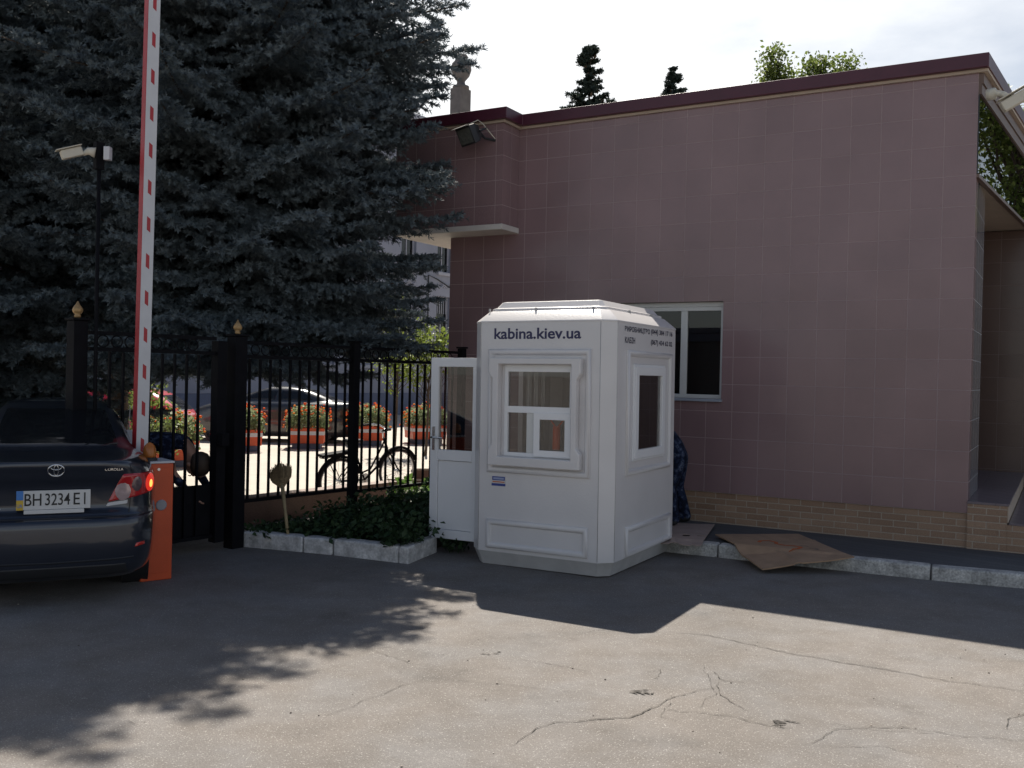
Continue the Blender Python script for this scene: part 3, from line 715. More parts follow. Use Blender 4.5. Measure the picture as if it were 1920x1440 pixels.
for i in (1, 3, 5, 7):
    a, b = o8[i], o8[(i + 1) % 8]
    mb.add([a + Z * KZ0, b + Z * KZ0, b + Z * KZ1, a + Z * KZ1], [(0, 1, 2, 3)])
    a2, b2 = a * ((KW - T) / KW), b * ((KW - T) / KW)
    mb.add([a2 + Z * KZ0, b2 + Z * KZ0, b2 + Z * KZ1, a2 + Z * KZ1], [(3, 2, 1, 0)])
body = mb.build('body', MT['kiosk'], kiosk, bevel=0.012, seg=3, merge=0.0005)
mb = MB(); mb.loft([octo(0.045, 0.004), octo(0.043, 0.02), octo(0.004, KZ0 - 0.001)])
mb.build('plinth', MT['kplinth'], kiosk, bevel=0.006)
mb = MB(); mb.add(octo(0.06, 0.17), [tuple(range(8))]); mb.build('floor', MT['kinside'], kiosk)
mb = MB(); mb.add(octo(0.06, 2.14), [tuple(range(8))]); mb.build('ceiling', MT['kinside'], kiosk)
# roof: bevel, gutter groove, raised cap
mb = MB()
mb.loft([octo(-0.004, KZ1 - 0.012), octo(-0.004, KZ1 + 0.001), octo(0.092, 2.262), octo(0.104, 2.268), octo(0.112, 2.262), octo(0.118, 2.262), octo(0.120, 2.290), octo(0.132, 2.296), octo(0.150, 2.298), octo(0.195, 2.352), octo(0.225, 2.358)])
mb.build('roof', MT['kiosk'], kiosk, bevel=0.005, seg=2)
for c_, s_ in [((px, -KD + 0.108, 2.279), (0.012, 0.018, 0.026)) for px in (-0.56, -0.09, 0.46)] + [((KW - 0.108, py, 2.279), (0.018, 0.012, 0.026)) for py in (-0.2, 0.35)]:
    mb = MB(); mb.box(c_, s_); mb.build('roof_clip', MT['kplinth'], kiosk)
for sx, sy in ((KW - KC - 0.004, -KD - 0.0005), (KW + 0.0005, -KD + KC + 0.004), (-KW + KC + 0.004, -KD - 0.0005)):
    mb = MB(); mb.tube([(sx, sy, KZ0 + 0.01), (sx, sy, KZ1 - 0.01)], 0.0028, 6); mb.build('seam', MT['kplinth'], kiosk, smooth=True)
# raised mouldings
prof = [(0.0, 0.001), (0.004, 0.020), (0.016, 0.028), (0.034, 0.026), (0.048, 0.012), (0.055, 0.001)]
mb = MB()
frame_sweep(mb, Vector((0, -KD, 0)), X, Z, -Y, -0.495, 0.503, 0.832, 1.925, prof)
frame_sweep(mb, Vector((0, -KD, 0)), X, Z, -Y, -0.495, 0.495, 0.158, 0.418, prof)
frame_sweep(mb, Vector((KW, 0, 0)), Y, Z, X, -0.515, 0.60, 0.840, 1.925, prof)
frame_sweep(mb, Vector((KW, 0, 0)), Y, Z, X, -0.505, 0.64, 0.135, 0.395, prof)
frame_sweep(mb, Vector((0, KD, 0)), X, Z, Y, -0.495, 0.495, 0.16, 0.41, prof)
o = mb.build('moulding', MT['kiosk'], kiosk, merge=0.0001); smooth_by_angle(o, 50)
# eared window surround
ol = [(-0.458, 0.900), (0.432, 0.900), (0.432, 1.035), (0.395, 1.085), (0.395, 1.66), (0.432, 1.715), (0.432, 1.845), (-0.458, 1.845), (-0.458, 1.715), (-0.42, 1.66), (-0.42, 1.085), (-0.458, 1.035)]
mb = MB(); prism_holes(mb, ol, [[(-0.36, 0.982), (0.345, 0.982), (0.345, 1.79), (-0.36, 1.79)]], Vector((0, -KD - 0.001, 0)), X, Z, -Y, 0.075)
mb.build('window_surround', MT['kiosk'], kiosk, bevel=0.010, seg=3)
mb = MB(); mb.loft([[Vector((a, -KD + 0.02 - d, z)) for (a, z) in ((-0.36 + k, 0.9825), (0.345 - k, 0.9825))][::1] + [Vector((a, -KD - 0.07 - d, 0.965)) for a in (0.345, -0.36)] for d, k in ((0, 0),)] * 1 + [[Vector((a, -KD + 0.02, 0.99)) for a in (-0.3595, 0.3445)] + [Vector((a, -KD - 0.068, 0.967)) for a in (0.3445, -0.3595)]])
# front window
fw = MB(); OF = Vector((0, -KD + 0.012, 0))
frame_box(fw, OF, X, Z, -Y, -0.334, 0.334, 0.986, 1.789, 0.032, -0.03, 0.012)
fw.bx(-0.302, 0.302, -KD, -KD + 0.042, 1.368, 1.424)
fw.bx(-0.302, -0.3, -KD, -KD + 0.042, 1.018, 1.757)
fw.bx(-0.302, 0.302, -KD, -KD + 0.042, 1.727, 1.757)
fwin = fw.build('front_window', MT['pvc'], kiosk, bevel=0.004)
mb = MB(); mb.bx(-0.302, 0.302, -KD + 0.018, -KD + 0.023, 1.424, 1.727); mb.bx(-0.302, -0.02, -KD + 0.024, -KD + 0.029, 1.018, 1.368)
mb.build('pane', MT['glass'], fwin)
mb = MB()
frame_box(mb, Vector((0, -KD, 0)), X, Z, -Y, -0.035, 0.322, 0.9905, 1.372, 0.058, -0.008, 0.014)
sash = mb.build('sliding_sash', MT['pvc'], fwin, bevel=0.004)
mb = MB(); mb.bx(0.023, 0.264, -KD - 0.002, -KD + 0.003, 1.0485, 1.314)
mb.build('sash_pane', MT['glass'], fwin)
mb = MB(); mb.bx(-0.115, -0.036, -KD + 0.010, -KD + 0.028, 1.0185, 1.3675)
mb.build('inner_stile', MT['pvc2'], fwin, bevel=0.003)
mb = MB(); rn = random.Random(4)
L0, L1 = [], []
for i in range(22):
    x = -0.20 + i * 0.010; y = -KD + 0.16 + 0.014 * math.sin(i * 1.9); L0.append(Vector((x, y, 1.12))); L1.append(Vector((x, y, 1.80)))
mb.v = [tuple(p) for p in L0 + L1]; n_ = len(L0); mb.f = [(i, i + 1, n_ + i + 1, n_ + i) for i in range(n_ - 1) if i % 7 < 5]; mb.mi = [0] * len(mb.f)
mb.build('curtain', MT['pvc2'], fwin)
# side window
mb = MB(); OR = Vector((KW, 0, 0))
frame_box(mb, OR, Y, Z, X, -0.371, 0.424, 0.956, 1.809, 0.03, -0.03, 0.012)
frame_box(mb, OR, Y, Z, X, -0.345, 0.405, 0.976, 1.789, 0.078, -0.02, 0.026)
swin = mb.build('side_window', MT['pvc'], kiosk, bevel=0.005)
mb = MB(); mb.bx(KW - 0.004, KW + 0.002, -0.267, 0.327, 1.054, 1.711)
mb.build('pane', MT['glass'], swin)
# door, standing open to the left in line with the front
DH = Vector((-KW - 0.012, -0.60, 0)); DWid = 0.548
door = MB()
frame_box(door, DH, -X, Z, -Y, 0.0, DWid - 0.0, 0.150, 1.850, 0.085, -0.03, 0.03)
door.bx(DH.x - DWid + 0.085, DH.x - 0.085, DH.y - 0.028, DH.y + 0.028, 0.885, 0.985)
dr = door.build('door', MT['pvc'], kiosk, bevel=0.005)
mb = MB(); mb.bx(DH.x - DWid + 0.086, DH.x - 0.086, DH.y - 0.004, DH.y + 0.004, 0.9855, 1.7645)
mb.build('door_pane', MT['glass'], dr)
mb = MB(); mb.bx(DH.x - DWid + 0.089, DH.x - 0.089, DH.y - 0.014, DH.y + 0.014, 0.239, 0.881)
mb.build('door_panel', MT['pvc'], dr)
mb = MB(); hx = DH.x - DWid + 0.042
mb.bx(hx - 0.014, hx + 0.014, DH.y - 0.038, DH.y - 0.0305, 0.98, 1.20)
mb.tube([(hx, DH.y - 0.035, 1.10), (hx, DH.y - 0.075, 1.10), (hx + 0.02, DH.y - 0.08, 1.10), (hx + 0.125, DH.y - 0.078, 1.097)], 0.009, 8)
mb.build('handle', MT['steel'], dr, smooth=False)
# writing and sticker
text_mesh('kabina.kiev.ua', Vector((-0.447, -KD, 2.012)), X, Z, -Y, 0.848, 0.098, 0.022).build('lettering', MT['inkblue'], kiosk)
text_mesh('ВИРОБНИЦТВО', Vector((KW, -0.568, 2.078)), Y, Z, X, 0.60, 0.055, 0.032).build('lettering', MT['inkgrey'], kiosk)
text_mesh('(044) 384 17 16', Vector((KW, 0.06, 2.078)), Y, Z, X, 0.578, 0.060, 0.032).build('lettering', MT['inkgrey'], kiosk)
text_mesh('КАБІН', Vector((KW, -0.563, 1.987)), Y, Z, X, 0.235, 0.053, 0.032).build('lettering', MT['inkgrey'], kiosk)
text_mesh('(067) 434 62 02', Vector((KW, 0.06, 1.982)), Y, Z, X, 0.576, 0.060, 0.032).build('lettering', MT['inkgrey'], kiosk)
mb = MB(); mb.bx(-0.450, -0.308, -KD - 0.003, -KD - 0.001, 0.712, 0.800)
st = mb.build('sticker', MT['stickerwhite'], kiosk)
mb = MB(); mb.bx(-0.443, -0.315, -KD - 0.0045, -KD - 0.0031, 0.762, 0.796); mb.bx(-0.449, -0.309, -KD - 0.0045, -KD - 0.0031, 0.713, 0.735)
mb.build('sticker_band', MT['stickerblue'], st)
mb = MB(); mb.bx(-0.432, -0.326, -KD - 0.006, -KD - 0.0046, 0.770, 0.788)
mb.build('sticker_panel', MT['stickerlight'], st)
mb = MB(); mb.bx(-0.44, -0.318, -KD - 0.0045, -KD - 0.0031, 0.744, 0.753)
mb.build('sticker_print', MT['cardink'], st)
# ------------------------------------------------------------------ fence and gate
FR = math.atan2(FE.y, FE.x)
def finial(parent, x, y, z, s=1.0):
    mb = MB(); mb.lathe([(0.022 * s, z - 0.012), (0.026 * s, z), (0.026 * s, z + 0.012 * s), (0.018 * s, z + 0.016 * s), (0.034 * s, z + 0.03 * s), (0.043 * s, z + 0.05 * s), (0.036 * s, z + 0.072 * s), (0.018 * s, z + 0.095 * s), (0.004 * s, z + 0.125 * s)], (x, y, 0), 14)
    o = mb.build('finial', MT['gold'], parent, smooth=True)
    return o
def post(parent, t, w, h, fin=True):
    mb = MB(); mb.box((t, 0, h / 2 - 0.1), (w, w, h + 0.2)); mb.box((t, 0, h + 0.012), (w + 0.025, w + 0.025, 0.02))
    o = mb.build('post', MT['black'], parent, bevel=0.005)
    if fin: finial(o, t, 0, h + 0.035)
    return o
def bar_panel(parent, t0, t1, z0, z1, step=0.124, rings=True):
    for z in ((z0, z1, z1 - 0.135) if rings else (z0, z1)):
        mb = MB(); mb.bx(t0, t1, -0.018, 0.018, z - 0.016, z + 0.016); mb.build('rail', MT['black'], parent)
    n = int((t1 - t0) / step); src = None
    for i in range(n):
        t = t0 + step * (i + 0.5)
        if src is None:
            b = MB(); b.box((0, 0, (z0 + z1) / 2 - 0.07), (0.02, 0.02, z1 - z0 - 0.17)); src = b.build('bar', MT['black'], parent); o = src
        else:
            o = src.copy(); COL.objects.link(o); o.parent = parent
        o.location = (t, 0, 0)
    if rings:
        rs = None
        for i in range(n - 1):
            t = t0 + step * (i + 1)
            if rs is None:
                b = MB(); b.tube([(0.05 * math.cos(a), 0, 0.05 * math.sin(a)) for a in [2 * PI * k / 16 for k in range(16)]], 0.006, 5, closed=True)
                rs = b.build('ring', MT['black'], parent); o = rs
            else:
                o = rs.copy(); COL.objects.link(o); o.parent = parent
            o.location = (t, 0, z1 - 0.0675)
gt = thing('metal_gate', 'black iron gate leaf with a row of rings, behind the orange barrier', 'gate', F0, FR)
bar_panel(gt, -1.53, -0.30, 0.14, 1.97)
mb = MB(); mb.bx(-0.305, -0.205, -0.05, 0.05, 0.08, 1.95); mb.build('stile', MT['black'], gt)
mb = MB(); mb.bx(-0.300, -0.22, -0.13, -0.052, 0.98, 1.10); mb.build('lock_box', MT['black'], gt, bevel=0.006)
mb = MB(); mb.bx(-1.52, -0.31, 0.02, 0.03, 0.12, 0.62); mb.build('kick_plate', MT['black'], gt)
g0 = thing('gate_post', 'tall dark gate post with gilt onion finial behind the dark sedan', 'post', F0, FR, 'gilded gate posts'); post(g0, -1.63, 0.12, 2.06)
g1 = thing('gate_post', 'dark gate post with small gilt finial under the spruce, left of the broom', 'post', F0, FR, 'gilded gate posts'); post(g1, -0.055, 0.135, 2.0)
fn = thing('metal_fence', 'black iron bar fence between the planting bed and the plaza', 'fence', F0, FR)
bar_panel(fn, 0.03, 1.40, 0.43, 1.95); bar_panel(fn, 1.53, 3.18, 0.40, 1.95)
post(fn, 1.465, 0.085, 2.0, False); post(fn, 3.25, 0.08, 2.0, False)
mb = MB(); mb.bx(-0.3, 3.4, 1.15, 1.35, -0.4, 0.27)
M_ = Matrix.Translation(F0) @ Matrix.Rotation(FR, 4, 'Z')
for i, v in enumerate(mb.v): mb.v[i] = tuple(M_ @ Vector(v))
tag(mb.build('border_wall', MT['stonebrown'], bevel=0.01), 'low brown granite border wall behind the iron fence', 'wall')
# notice hung on the gate
sg = thing('notice_board', 'small pale notice sheet hung by cords on the iron gate', 'sign', M_ @ Vector((-1.145, -0.03, 1.06)), FR)
mb = MB(); mb.box((0, 0, 0), (0.13, 0.006, 0.19)); mb.build('sheet', MT['paper'], sg)
for s in (-1, 1):
    mb = MB(); mb.tube([(0.03 * s, 0, 0.09), (0.022 * s, 0.008, 0.2), (0.012 * s, 0.018, 0.30)], 0.004, 5); mb.build('cord', MT['cord'], sg)
# camera on a thin pole beside the left gate post
cp = thing('camera_pole', 'thin dark pole rising above the left gate post', 'pole', M_ @ Vector((-1.525, -0.10, 0)), FR)
mb = MB(); mb.tube([(0, 0, 0.0), (0, 0, 3.47)], 0.016, 10); mb.build('pole', MT['black'], cp, smooth=True)
mb = MB(); mb.bx(-0.035, 0.035, -0.02, 0.03, 3.30, 3.52); mb.build('mount_plate', MT['black'], cp)
cpos = M_ @ Vector((-1.525, -0.10, 3.43))
cc = thing('security_camera', 'white bullet camera on the thin pole in front of the spruce', 'camera', cpos, 0)
ax = Vector((-0.80, -0.5, -0.36)).normalized()
def along(p0, d, l, w, h, up=Vector((0, 0, 1))):
    d = d.normalized(); s = d.cross(up).normalized(); u = s.cross(d)
    c = p0 + d * l / 2
    return Matrix(((d.x, s.x, u.x, c.x), (d.y, s.y, u.y, c.y), (d.z, s.z, u.z, c.z), (0, 0, 0, 1)))
mb = MB(); mb.box((0, 0, 0), (0.17, 0.075, 0.075), along(Vector((-0.135, -0.03, 0.01)), ax, 0.15, 0, 0)); mb.build('housing', MT['cream'], cc, bevel=0.012)
mb = MB(); mb.box((0, 0, 0.045), (0.20, 0.10, 0.008), along(Vector((-0.125, -0.03, 0.012)), ax, 0.19, 0, 0)); mb.build('sun_shield', MT['cream'], cc, bevel=0.003)
mb = MB(); mb.tube([(-0.02, -0.02, 0.0), (-0.075, -0.025, 0.012), (-0.115, -0.028, -0.01), (-0.15, -0.04, 0.0)], [0.045, 0.03, 0.018, 0.024], 12); mb.build('bracket', MT['cream'], cc, smooth=True)
mb = MB(); mb.bx(0.045, 0.095, -0.03, 0.03, -0.055, 0.055); mb.build('junction_box', MT['boomwhite'], cc, bevel=0.005)

# ------------------------------------------------------------------ barrier
BR = math.atan2(0.616, 0.788)
ba = thing('boom_barrier', 'orange barrier cabinet with raised red and white boom behind the sedan', 'barrier', (-2.889, 7.535, 0), BR)
mb = MB(); mb.bx(0, 0.245, 0, 0.31, 0.0, 0.93); cab = mb.build('cabinet', MT['orange'], ba, bevel=0.008)
mb = MB(); mb.bx(-0.008, 0.253, -0.008, 0.318, 0.9305, 0.948); mb.build('lid', MT['boomwhite'], ba, bevel=0.005)
mb = MB(); mb.bx(0.018, 0.227, -0.004, 0.0, 0.06, 0.90); mb.build('door', MT['orange'], cab, bevel=0.003)
mb = MB(); mb.lathe([(0.043, 0.0), (0.043, 0.004), (0.036, 0.008)], (0, 0, 0), 24, M=Matrix.Translation((0.150, -0.0045, 0.60)) @ Matrix.Rotation(PI / 2, 4, 'X')); mb.build('lock_disc', mat('grey_disc', (0.30, 0.30, 0.33), 0.4), cab)
mb = MB(); mb.lathe([(0.012, 0), (0.012, 0.005)], (0, 0, 0), 12, M=Matrix.Translation((0.126, -0.0045, 0.885)) @ Matrix.Rotation(PI / 2, 4, 'X')); mb.build('screw', MT['steel'], cab)
bc = MB(); bc.lathe([(0.06, 0.949), (0.06, 0.968), (0.05, 0.975)], (0.085, 0.10, 0), 20)
beacon = bc.build('beacon', MT['plasticblack'], ba, smooth=False)
mb = MB(); mb.lathe([(0.050, 0.9755), (0.052, 0.99), (0.050, 1.03), (0.040, 1.065), (0.020, 1.088), (0.004, 1.094)], (0.085, 0.10, 0), 20); mb.build('amber_dome', MT['amber'], beacon, smooth=True)
M2 = Matrix.Translation((0.055, 0.27, 0.70)) @ Matrix.Rotation(0.010, 4, 'Y') @ Matrix.Rotation(rad(9), 4, 'Z')
mb = MB(); mb.bx(-0.05, 0.05, -0.035, 0.035, 0.0, 4.6, M2); boom = mb.build('boom', MT['red'], ba, bevel=0.004)
mb = MB(); mb.bx(-0.047, 0.0505, -0.039, -0.0355, 0.0, 4.6, M2); mb.build('white_face', MT['boomwhite'], boom)
mb = MB()
for i in range(15):
    z = 0.36 + i * 0.298
    mb.add([M2 @ Vector(p) for p in ((-0.012, -0.0398, z - 0.045), (0.018, -0.0398, z - 0.065), (0.018, -0.0398, z + 0.045), (-0.012, -0.0398, z + 0.065))], [(0, 1, 2, 3)])
mb.build('red_marks', MT['red'], boom)
KM = kiosk.matrix_basis.copy()
ot = thing('orange_tube', 'bright orange tube hung by two cords behind the sliding kiosk sash', 'tube', Vector((0.639, 9.039, 0)) + Matrix.Rotation(-KY, 3, 'Z') @ Vector((0.150, -KD + 0.052, 1.06)), -KY)
mb = MB(); mb.tube([(0, 0, 0.0), (0, 0, 0.20)], 0.034, 20); mb.build('tube', MT['brightorange'], ot, smooth=False)
for s in (-1, 1):
    mb = MB(); mb.tube([(0.012 * s, 0, 0.195), (0.07 * s, 0, 0.265), (0.10 * s, 0, 0.33)], 0.008, 6); mb.build('cord', MT['brightorange'], ot)

# ------------------------------------------------------------------ cars
def cspline(tab, n):
    zs = np.array([r[0] for r in tab]); out = []
    # keep every station and add in-between ones
    zz = np.concatenate([np.linspace(a, b, n, endpoint=False) for a, b in zip(zs[:-1], zs[1:])] + [[zs[-1]]])
    cols = []
    for c in range(1, 4):
        y = np.array([r[c] for r in tab]); d = np.diff(y) / np.diff(zs)
        m = np.zeros_like(y); m[1:-1] = np.where(d[:-1] * d[1:] > 0, 2 * d[:-1] * d[1:] / (d[:-1] + d[1:] + 1e-12), 0); m[0], m[-1] = d[0], d[-1]
        i = np.clip(np.searchsorted(zs, zz, side='right') - 1, 0, len(zs) - 2); h = zs[i + 1] - zs[i]; t = (zz - zs[i]) / h
        cols.append(y[i] * (1 + 2 * t) * (1 - t) ** 2 + m[i] * h * t * (1 - t) ** 2 + y[i + 1] * t * t * (3 - 2 * t) + m[i + 1] * h * t * t * (t - 1))
    return np.stack([zz] + cols, 1)
def car_body(tab, dent=True, n=4, N=128, p=6.0, ym=2.13):
    tab = cspline(tab, n); loops = []
    for z, yr, yf, w in tab:
        L = []
        for k in range(N):
            a = 2 * PI * k / N; c, s = math.cos(a), math.sin(a)
            x = w * math.copysign(abs(c) ** (2 / p), c); l = (yr - ym) if s < 0 else (yf - ym)
            y = ym + l * abs(s) ** (2 / p)
            if dent and s < 0 and abs(x) < 0.62:
                y += 0.035 * sstep(0.62, 0.50, abs(x)) * sstep(0.655, 0.70, z) * sstep(0.95, 0.86, z) if y < 0.5 else 0
            L.append(Vector((x, y, z)))
        loops.append(L)
    mb = MB(); mb.loft(loops); return mb
def bvh_of(mb): return BVHTree.FromPolygons([Vector(v) for v in mb.v], mb.f)
def cast(bv, o, d):
    h = bv.ray_cast(Vector(o), Vector(d)); return h[0] if h[0] is not None else None, h[1]
def patch(bv, quad, axis, name, m, parent, off=0.005, n=14, side=1, curve=None, thick=True):
    """skin a four-cornered outline (a, z) onto the body: axis 'rear' looks along +y, 'side' along x, 'front' along -y"""
    mb = MB(); P = []
    for j in range(n + 1):
        for i in range(n + 1):
            u, v = i / n, j / n
            a = Vector(quad[0]).lerp(Vector(quad[1]), u).lerp(Vector(quad[3]).lerp(Vector(quad[2]), u), v)
            if curve: a = Vector(curve(a.x, a.y, u, v))
            if axis == 'rear': o, d = (a.x, -3, a.y), (0, 1, 0)
            elif axis == 'front': o, d = (a.x, 8, a.y), (0, -1, 0)
            else: o, d = (3 * side, a.x, a.y), (-side, 0, 0)
            h, nn = cast(bv, o, d)
            if h is None: h, nn = Vector((a.x, 0.3, a.y)) if axis == 'rear' else Vector((0.5 * side, a.x, a.y)), -Vector(d)
            if nn.dot(Vector(d)) > 0: nn = -nn
            e = 1.0 if 0 < u < 1 and 0 < v < 1 else -0.6
            P.append(h + nn * off * e)
    mb.v = [tuple(p) for p in P]
    mb.f = [(j * (n + 1) + i, j * (n + 1) + i + 1, (j + 1) * (n + 1) + i + 1, (j + 1) * (n + 1) + i) for j in range(n) for i in range(n)]
    mb.mi = [0] * len(mb.f)
    return mb.build(name, m, parent, smooth=True)
def seam(bv, pts, axis, r, name, m, parent, side=1):
    mb = MB(); P = []
    for a, b in zip(pts[:-1], pts[1:]):
        for i in range(12):
            q = Vector(a).lerp(Vector(b), i / 12.0)
            o, d = ((q.x, -3, q.y), (0, 1, 0)) if axis == 'rear' else ((3 * side, q.x, q.y), (-side, 0, 0))
            h, _ = cast(bv, o, d)
            if h is not None: P.append(h)
    mb.tube(P, r, 5); return mb.build(name, m, parent)
SEDAN = [(.17, .14, 4.36, .78), (.22, .06, 4.45, .84), (.30, .02, 4.5, .865), (.45, .0, 4.53, .88), (.575, .004, 4.52, .885), (.625, .02, 4.50, .885), (.645, .075, 4.48, .885), (.70, .10, 4.42, .885), (.85, .088, 4.2, .885), (.97, .06, 3.9, .85), (1.03, .035, 3.6, .79), (1.055, .04, 3.5, .75), (1.068, .09, 3.45, .73), (1.085, .28, 3.4, .71), (1.10, .46, 3.35, .695), (1.115, .54, 3.3, .685), (1.20, .74, 3.05, .645), (1.30, 1.0, 2.75, .59), (1.38, 1.25, 2.5, .535), (1.43, 1.5, 2.35, .47), (1.46, 1.8, 2.2, .37), (1.47, 2.0, 2.14, .2)]
HATCH = [(.17, .12, 3.7, .74), (.30, .02, 3.8, .80), (.55, .0, 3.82, .82), (.70, .03, 3.75, .82), (.90, .05, 3.3, .81), (.97, .08, 2.95, .79), (1.05, .14, 2.75, .74), (1.2, .32, 2.45, .68), (1.35, .55, 2.1, .60), (1.42, .75, 1.9, .50), (1.45, 1.0, 1.75, .25)]
def wheels(parent, ax, r=0.31, x=0.71):
    for y in ax:
        for s in (-1, 1):
            M = Matrix.Translation((x * s, y, r)) @ Matrix.Rotation(PI / 2 * s, 4, 'Y')
            mb = MB(); mb.lathe([(r - 0.08, -0.09), (r - 0.02, -0.095), (r, -0.07), (r, 0.07), (r - 0.02, 0.095), (r - 0.09, 0.09)], (0, 0, 0), 28, M=M)
            w = mb.build('wheel', MT['rubber'], parent, smooth=False)
            mb = MB(); mb.lathe([(r - 0.085, 0.06), (r - 0.09, 0.096), (0.10, 0.075), (0.04, 0.09), (0.01, 0.092)], (0, 0, 0), 28, M=M)
            mb.build('rim', MT['steel'], w)
            mb = MB(); mb.lathe([(r + 0.055, -0.12), (r + 0.055, 0.108), (r - 0.01, 0.108), (r - 0.01, -0.12)], (0, 0, 0), 28, M=M)
            mb.build('wheel_arch', MT['plasticblack'], parent)

car = thing('parked_car', 'dark slate sedan seen from behind with lit brake lamp at the barrier', 'car', (-3.175, 6.69, 0), rad(25))
car.scale = (0.82, 0.9, 0.96)
cb = car_body(SEDAN); bv = bvh_of(cb)
body = cb.build('body', MT['carpaint'], car, smooth=True)
patch(bv, [(-.56, 1.13), (.56, 1.13), (.45, 1.405), (-.45, 1.405)], 'rear', 'rear_window', MT['carglass'], car, 0.006, 24)
for s in (-1, 1):
    patch(bv, [(1.0, 1.12), (3.0, 1.10), (2.6, 1.37), (1.35, 1.37)], 'side', 'side_window', MT['carglass'], car, 0.006, 16, s)
    q = [(.415 * s, .735), (.83 * s, .80), (.80 * s, .955), (.545 * s, .96)]
    lamp = patch(bv, q, 'rear', 'tail_lamp', MT['lampred'], car, 0.022, 18)
    def disc(cx, cz, r, nm, m, off, squash=1.0):
        mb = MB(); c0, nn = cast(bv, (cx, -3, cz), (0, 1, 0))
        if nn.y > 0: nn = -nn
        o = len(mb.v); mb.v.append(tuple(c0 + nn * off)); K = 24
        for k in range(1, 4):
            for j in range(K):
                a = 2 * PI * j / K
                h, n2 = cast(bv, (cx + r * k / 3 * math.cos(a) * squash, -3, cz + r * k / 3 * math.sin(a)), (0, 1, 0))
                if h is None: h, n2 = c0, nn
                if n2.y > 0: n2 = -n2
                mb.v.append(tuple(h + n2 * (off if k < 3 else off * 0.8)))
        for j in range(K): mb.f.append((0, 1 + j, 1 + (j + 1) % K))
        for k in range(2):
            for j in range(K): mb.f.append((1 + k * K + j, 1 + (k + 1) * K + j, 1 + (k + 1) * K + (j + 1) % K, 1 + k * K + (j + 1) % K))
        mb.mi = [0] * len(mb.f); return mb.build(nm, m, lamp, smooth=True)
    disc(.545 * s, .825, .072, 'reverse_lens', MT['lampclear'], 0.027, 0.9)
    disc(.655 * s, .875, .06, 'lamp_insert', MT['lampdark'], 0.026, 0.7)
    disc(.765 * s, .870, .066, 'brake_lens', MT['lamplit'], 0.028, 0.62)
    disc(.768 * s, .862, .034, 'bulb', MT['lampcore'], 0.031, 0.5)
    patch(bv, [(.40 * s, .705), (.60 * s, .725), (.60 * s, .758), (.42 * s, .735)], 'rear', 'lamp_trim', MT['boomwhite'], lamp, 0.012, 8)
    patch(bv, [(.64 * s, .40), (.75 * s, .41), (.74 * s, .435), (.66 * s, .435)], 'rear', 'reflector', MT['reflector'], car, 0.008, 6)
seam(bv, [(-.86, .64), (0, .638), (.86, .64)], 'rear', 0.006, 'bumper_seam', MT['plasticblack'], car)
seam(bv, [(-.60, .66), (-.63, .95), (-.60, 1.03)], 'rear', 0.004, 'boot_seam', MT['plasticblack'], car)
seam(bv, [(.60, .66), (.63, .95), (.60, 1.03)], 'rear', 0.004, 'boot_seam', MT['plasticblack'], car)
seam(bv, [(-.70, .33), (0, .32), (.70, .33)], 'rear', 0.008, 'bumper_crease', MT['plasticblack'], car)
patch(bv, [(-.66, .20), (.66, .20), (.62, .29), (-.62, .29)], 'rear', 'lower_valance', MT['plasticblack'], car, 0.006, 16)
# number plate
PY = 0.098
pl = MB(); pl.bx(-.293, .285, PY, PY + 0.014, .705, .845); plo = pl.build('number_plate', MT['plate'], car, bevel=0.004)
mb = MB(); mb.bx(-.293, -.24, PY - 0.002, PY - 0.0003, .778, .845); mb.build('blue_field', MT['plateblue'], plo)
mb = MB(); mb.bx(-.293, -.24, PY - 0.002, PY - 0.0003, .705, .7775); mb.build('yellow_field', MT['plateyellow'], plo)
text_mesh('UA', Vector((-.288, PY - 0.0025, .722)), X, Z, -Y, 0.042, 0.028, 0.0).build('characters', MT['plateblue'], plo)
for s_, xa, wd in (('BH', -.2305, .130), ('3234', -.072, .194), ('E', .150, .050), ('I', .233, .011)):
    text_mesh(s_, Vector((xa, PY - 0.001, .735)), X, Z, -Y, wd, 0.088, 0.006).build('characters', MT['ink'], plo)
mb = MB(); mb.bx(-.235, .235, PY - 0.008, PY + 0.010, .675, .704); mb.build('plate_holder', MT['plate'], plo, bevel=0.003)
# emblem of three ovals, and the lettering on the boot
def oval(mb, cx, cz, rx, rz, r):
    P = []
    for k in range(36):
        a = 2 * PI * k / 36; h, nn = cast(bv, (cx + rx * math.cos(a), -3, cz + rz * math.sin(a)), (0, 1, 0)); P.append(h - Y * 0.006)
    mb.tube(P, r, 6, closed=True)
mb = MB(); oval(mb, 0.01, .995, .064, .043, .0062); oval(mb, 0.01, 1.018, .042, .018, .005); oval(mb, 0.01, .995, .017, .040, .005)
mb.build('emblem', MT['chrome'], car, smooth=True)
h, _ = cast(bv, (.46, -3, .985), (0, 1, 0))
text_mesh('COROLLA', Vector((.395, h.y - 0.012, .985)), (X + Y * 0.06), Z, -Y, 0.15, 0.019, 0.0).build('lettering', MT['chrome'], car)
wheels(car, (.95, 3.55))

